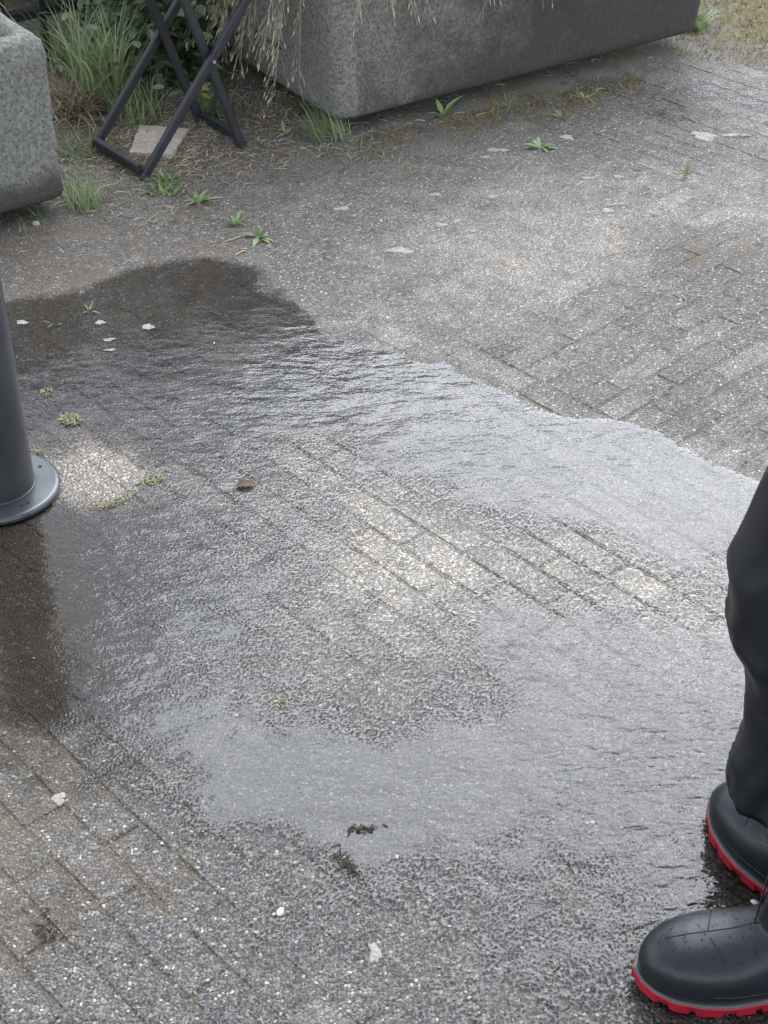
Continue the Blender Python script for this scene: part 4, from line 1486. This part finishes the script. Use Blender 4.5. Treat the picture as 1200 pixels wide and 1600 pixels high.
def make_boot(parent, toe, ang, near):
    Mx = Matrix.Translation((toe.x, toe.y, 0.003)) @ Matrix.Rotation(ang, 4, 'Z')
    def w2(V):
        return [Mx @ Vector(p) for p in V]
    boot = mesh_obj('boot', [tuple(p) for p in w2(BV)], BF, M['rubber'], parent, True)
    n = 240
    rings = []
    for lay in range(4):
        P = outline(n, [-.002, .0035, .004, .0015][lay])
        ring = []
        for k, (u, v) in enumerate(P):
            ph = ((k + int(2.5 * math.sin(k * .21))) % 15)
            z = [0.0 if ph < 11 else .005, 0.003 if ph < 11 else .0062, .0185, .0205][lay]
            if lay < 2 and ph >= 11:
                u, v = u * .985 + BL * .45 * .015, v * .95
            lift = .012 * max(0, 1 - u / .06) ** 2            # toe spring
            ring.append((u, v, z + lift))
        rings.append(ring)
    V, F = loft(rings)
    mesh_obj('sole', [tuple(p) for p in w2(V)], F, M['red'], boot)
    rings = []
    for off, z in ((.0008, .0203), (.0024, .0210), (.0024, .0222), (.0004, .0230), (-.004, .0233)):
        rings.append([(u, v, z + .012 * max(0, 1 - u / .06) ** 2) for u, v in outline(n, off)])
    V, F = loft(rings)
    mesh_obj('welt', [tuple(p) for p in w2(V)], F, M['welt'], boot, True)
    # moulded lines
    sgn = 1
    for pts, rr in (([(.035 + .01 * k, .004) for k in range(13)], .0011),
                    ([(.088 + .0012 * k, .006 + .0036 * k) for k in range(12)], .0010), ([(.088 + .0012 * k, -.006 - .0036 * k) for k in range(12)], .0010),
                    ([(.09 + .012 * k, .046 - .00001 * k, 1) for k in range(14)], .0010), ([(.09 + .012 * k, .046, -1) for k in range(14)], .0010)):
        mb = surf_path(pts, rr)
        if mb.v:
            mesh_obj('moulded_seam', [tuple(p) for p in w2(mb.v)], mb.f, M['rubber'], boot, True)
    # ankle patch on both sides: a raised plate
    for sd_ in (1, -1):
        V, F = [], []
        nn = 9
        for layer in (0.0022,):
            for j in range(nn):
                for i in range(nn):
                    a, b = i / (nn - 1), j / (nn - 1)
                    xx = .158 + .05 * a + .012 * (1 - b) * (1 - a)
                    zz = .098 + .05 * b - .012 * (1 - (2 * a - 1) ** 2)
                    h = bvh.ray_cast(Vector((xx, sd_ * .3, zz)), Vector((0, -sd_, 0)))
                    q = h[0] + h[1] * layer if h[0] is not None else Vector((xx, sd_ * .04, zz))
                    V.append(q)
        F = [(j * nn + i, j * nn + i + 1, (j + 1) * nn + i + 1, (j + 1) * nn + i) for j in range(nn - 1) for i in range(nn - 1)]
        mo_ = mesh_obj('ankle_patch', [tuple(p) for p in w2(V)], F, M['rubber'], boot, True)
        md = mo_.modifiers.new('s', 'SOLIDIFY')
        md.thickness = .003
        md.offset = 0
    # rain drops sitting on the rubber
    mb = MB()
    for k in range(420):
        u, y = random.uniform(.01, .19), random.uniform(-.055, .055)
        h = bvh.ray_cast(Vector((u, y, .5)), Vector((0, 0, -1)))
        if h[0] is None or h[1].z < .25:
            continue
        r_ = random.uniform(.0006, .0009) if random.random() < .7 else random.uniform(.0012, .0022)
        mb.blob(h[0], r_, r_ * random.uniform(.8, 1.4), r_ * .6, random.uniform(0, 3), hemi=True, n=6, jit=.1)
    ob = mesh_obj('water_drops', [tuple(p) for p in w2(mb.v)], mb.f, M['dropm'], boot, True)
    ob['kind'] = 'stuff'
    return boot


t_ = NT('water_drop')
fr_ = t_.node('ShaderNodeFresnel', {'IOR': 1.4})
gl_ = t_.node('ShaderNodeBsdfGlossy', {'Roughness': 0.03})
tr_ = t_.node('ShaderNodeBsdfTransparent', {'Color': (0.75, 0.77, 0.8, 1)})
ms_ = t_.node('ShaderNodeMixShader', {0: t_.math('MULTIPLY', fr_.outputs[0], 1.0), 1: tr_.outputs[0], 2: gl_.outputs[0]})
t_.l.new(ms_.outputs[0], t_.out.inputs['Surface'])
M['dropm'] = t_.m

# skeleton of the whole figure (the upper half stands outside the picture)
J = {'pelvis': (.66, 1.335, .93), 'waist': (.655, 1.34, 1.06), 'chest': (.64, 1.345, 1.30), 'neck': (.625, 1.35, 1.50), 'head0': (.615, 1.352, 1.57), 'head1': (.60, 1.355, 1.66), 'head2': (.605, 1.355, 1.74),
     'hipR': (.625, 1.415, .88), 'kneeR': (.53, 1.455, .50), 'ankR': (.565, 1.415, .10), 'toeR': (.505, 1.535, .05),
     'hipL': (.665, 1.25, .88), 'kneeL': (.60, 1.235, .50), 'ankL': (.555, 1.235, .10), 'toeL': (.40, 1.23, .05),
     'shR': (.60, 1.53, 1.43), 'elR': (.62, 1.62, 1.18), 'wrR': (.50, 1.50, 1.34), 'haR': (.45, 1.45, 1.38),
     'shL': (.66, 1.17, 1.43), 'elL': (.72, 1.08, 1.16), 'wrL': (.66, 1.10, 1.34), 'haL': (.63, 1.12, 1.40)}
rad = {'pelvis': .12, 'waist': .12, 'chest': .13, 'neck': .055, 'head0': .07, 'head1': .095, 'head2': .075, 'hipR': .08, 'kneeR': .052, 'ankR': .036, 'toeR': .03, 'hipL': .08, 'kneeL': .052, 'ankL': .036, 'toeL': .03,
       'shR': .06, 'elR': .042, 'wrR': .028, 'haR': .03, 'shL': .06, 'elL': .042, 'wrL': .028, 'haL': .03}
names = list(J)
E = [('pelvis', 'waist'), ('waist', 'chest'), ('chest', 'neck'), ('neck', 'head0'), ('head0', 'head1'), ('head1', 'head2'), ('pelvis', 'hipR'), ('hipR', 'kneeR'), ('kneeR', 'ankR'), ('ankR', 'toeR'),
     ('pelvis', 'hipL'), ('hipL', 'kneeL'), ('kneeL', 'ankL'), ('ankL', 'toeL'), ('chest', 'shR'), ('shR', 'elR'), ('elR', 'wrR'), ('wrR', 'haR'), ('chest', 'shL'), ('shL', 'elL'), ('elL', 'wrL'), ('wrL', 'haL')]
# fingers
for sd_, wr, ha in (('R', 'wrR', 'haR'), ('L', 'wrL', 'haL')):
    hv = (Vector(J[ha]) - Vector(J[wr])).normalized()
    sv_ = hv.cross(Vector((0, 0, 1))).normalized()
    for k, (o_, L) in enumerate(((-.032, .075), (-.011, .085), (.010, .08), (.031, .062))):
        b = Vector(J[ha]) + sv_ * o_ + hv * .02
        for i, (a_, dn) in enumerate(((.0, 0), (.5, -.012), (1.0, -.04))):
            nm = f'f{sd_}{k}{i}'
            J[nm] = tuple(b + hv * L * a_ + Vector((0, 0, dn)))
            rad[nm] = .0095 - .001 * i
            names.append(nm)
            E.append((ha if i == 0 else f'f{sd_}{k}{i-1}', nm))
    for i, (a_, dn) in enumerate(((.02, -.02), (.055, -.045))):
        nm = f't{sd_}{i}'
        J[nm] = tuple(Vector(J[wr]).lerp(Vector(J[ha]), .4) + sv_ * (-.03 - a_ * .4) + hv * a_ + Vector((0, 0, dn)))
        rad[nm] = .011 - .001 * i
        names.append(nm)
        E.append((ha if i == 0 else f't{sd_}{i-1}', nm))
me = bpy.data.meshes.new('person')
me.from_pydata([J[k] for k in names], [(names.index(a), names.index(b)) for a, b in E], [])
person = bpy.data.objects.new('person', me)
COL.objects.link(person)
md = person.modifiers.new('skin', 'SKIN')
for i, k in enumerate(names):
    me.skin_vertices[0].data[i].radius = (rad[k], rad[k])
    me.skin_vertices[0].data[i].use_root = (k == 'pelvis')
md2 = person.modifiers.new('sub', 'SUBSURF')
md2.levels = md2.render_levels = 1
me.materials.append(M['skin'])
tag(person, 'person in black rain trousers and black rubber boots at the right edge', 'person')

nearT, farT = G(988, 1538), G(1113, 1272)
make_boot(person, Vector((nearT.x, nearT.y, 0)), R(2), True)
make_boot(person, Vector((farT.x + .004, farT.y + .01, 0)), R(-60), False)


def trouser_leg(knots, seed):
    """knots: (z, x, y, rx, ry) from hem to hip"""
    K = np.array(knots)
    zs = np.linspace(K[0, 0], K[-1, 0], 110)
    n = 72
    rings = []
    th = np.linspace(0, 2 * math.pi, n, endpoint=False)
    for iz, z in enumerate(zs):
        x, y, rx, ry = [np.interp(z, K[:, 0], K[:, k]) for k in (1, 2, 3, 4)]
        # folds: diagonal drag lines, denser at the ankle and behind the knee
        amp = .0056 * (np.exp(-((z - .22) / .10) ** 2) * 1.3 + np.exp(-((z - .42) / .09) ** 2) * 1.0 + .35)
        f = fbm(np.cos(th) * 1.3 + seed, np.sin(th) * 1.3, z * 13 + 1.2 * np.sin(th + seed), 3)
        rg = 1 - 2.6 * np.abs(fbm(np.cos(th) * 1.1 + seed + 5, np.sin(th) * 1.1, z * 9 - 1.6 * np.sin(th + 1 + seed), 2))
        fold = f * .9 + np.clip(rg, 0, 1) ** 2 * 1.3
        bend_ = .55 * np.sin(z * 62 + 2.2 * np.cos(th + 1.0 + seed)) * np.clip(np.cos(th - 2.6), 0, 1) * np.exp(-((z - .36) / .13) ** 2)
        rr = 1 + 0 * th
        dr = amp * (fold + bend_)
        rings.append([(x + (rx + dr[k]) * math.cos(th[k]), y + (ry + dr[k]) * math.sin(th[k]), z + (.012 * math.sin(th[k] + 1 + seed) + .005 * math.sin(3 * th[k]) if iz < 6 else 0) * (1 - iz / 6)) for k in range(n)])
    # turned-in hem
    inner = [((p[0] - rings[0][0][0]) * 0 + p[0] + (K[0, 1] - p[0]) * .05, p[1] + (K[0, 2] - p[1]) * .05, p[2] + .02) for p in rings[0]]
    return loft([inner] + rings, close=False)


VR, FR = trouser_leg([(.168, .560, 1.425, .092, .088), (.20, .556, 1.43, .084, .083), (.33, .546, 1.432, .078, .08), (.42, .525, 1.442, .086, .085), (.52, .508, 1.45, .088, .088), (.60, .525, 1.445, .090, .09), (.72, .560, 1.43, .104, .10), (.9, .625, 1.40, .115, .105)], 1.0)
VL, FL = trouser_leg([(.25, .556, 1.235, .088, .084), (.28, .560, 1.235, .085, .083), (.33, .575, 1.235, .082, .08), (.42, .605, 1.235, .088, .085), (.52, .618, 1.235, .09, .088), (.60, .625, 1.24, .092, .09), (.72, .645, 1.25, .104, .10), (.9, .66, 1.27, .115, .105)], 4.0)
tro = MB()
tro.add(VR, FR)
tro.add(VL, FL)
rings = []
for z, rx, ry in ((.80, .10, .12), (.88, .135, .175), (.96, .14, .18), (1.06, .135, .165)):
    rings.append([(.648 + rx * math.cos(2 * math.pi * k / 40), 1.335 + ry * math.sin(2 * math.pi * k / 40), z) for k in range(40)])
Vp, Fp = loft(rings)
tro.add(Vp, Fp)
mesh_obj('rain_trousers', tro.v, tro.f, M['rain'], person, True)
jk = MB()
rings = []
for z, rx, ry, x in ((.86, .165, .205, .65), (.95, .165, .205, .65), (1.08, .155, .185, .648), (1.25, .155, .20, .642), (1.38, .145, .215, .636), (1.46, .10, .15, .63), (1.52, .075, .085, .626)):
    rings.append([(x + rx * math.cos(2 * math.pi * k / 40) * (1 + .03 * math.sin(5 * k)), 1.345 + ry * math.sin(2 * math.pi * k / 40), z) for k in range(40)])
Vp, Fp = loft(rings, close=False)
jk.add(Vp, Fp)
for a, b, c3 in (('shR', 'elR', 'wrR'), ('shL', 'elL', 'wrL')):
    jk.tube([J[a], Vector(J[a]).lerp(Vector(J[b]), .5), J[b], Vector(J[b]).lerp(Vector(J[c3]), .5), J[c3]], [.08, .068, .06, .055, .045], 16)
mesh_obj('rain_jacket', jk.v, jk.f, M['rain'], person, True)
hd = MB()
hd.blob((.612, 1.354, 1.70), .10, .085, .085, 0, .3, .04, n=20)
mesh_obj('hair', hd.v, hd.f, M['stem'], person, True, {'tint': hd.t})
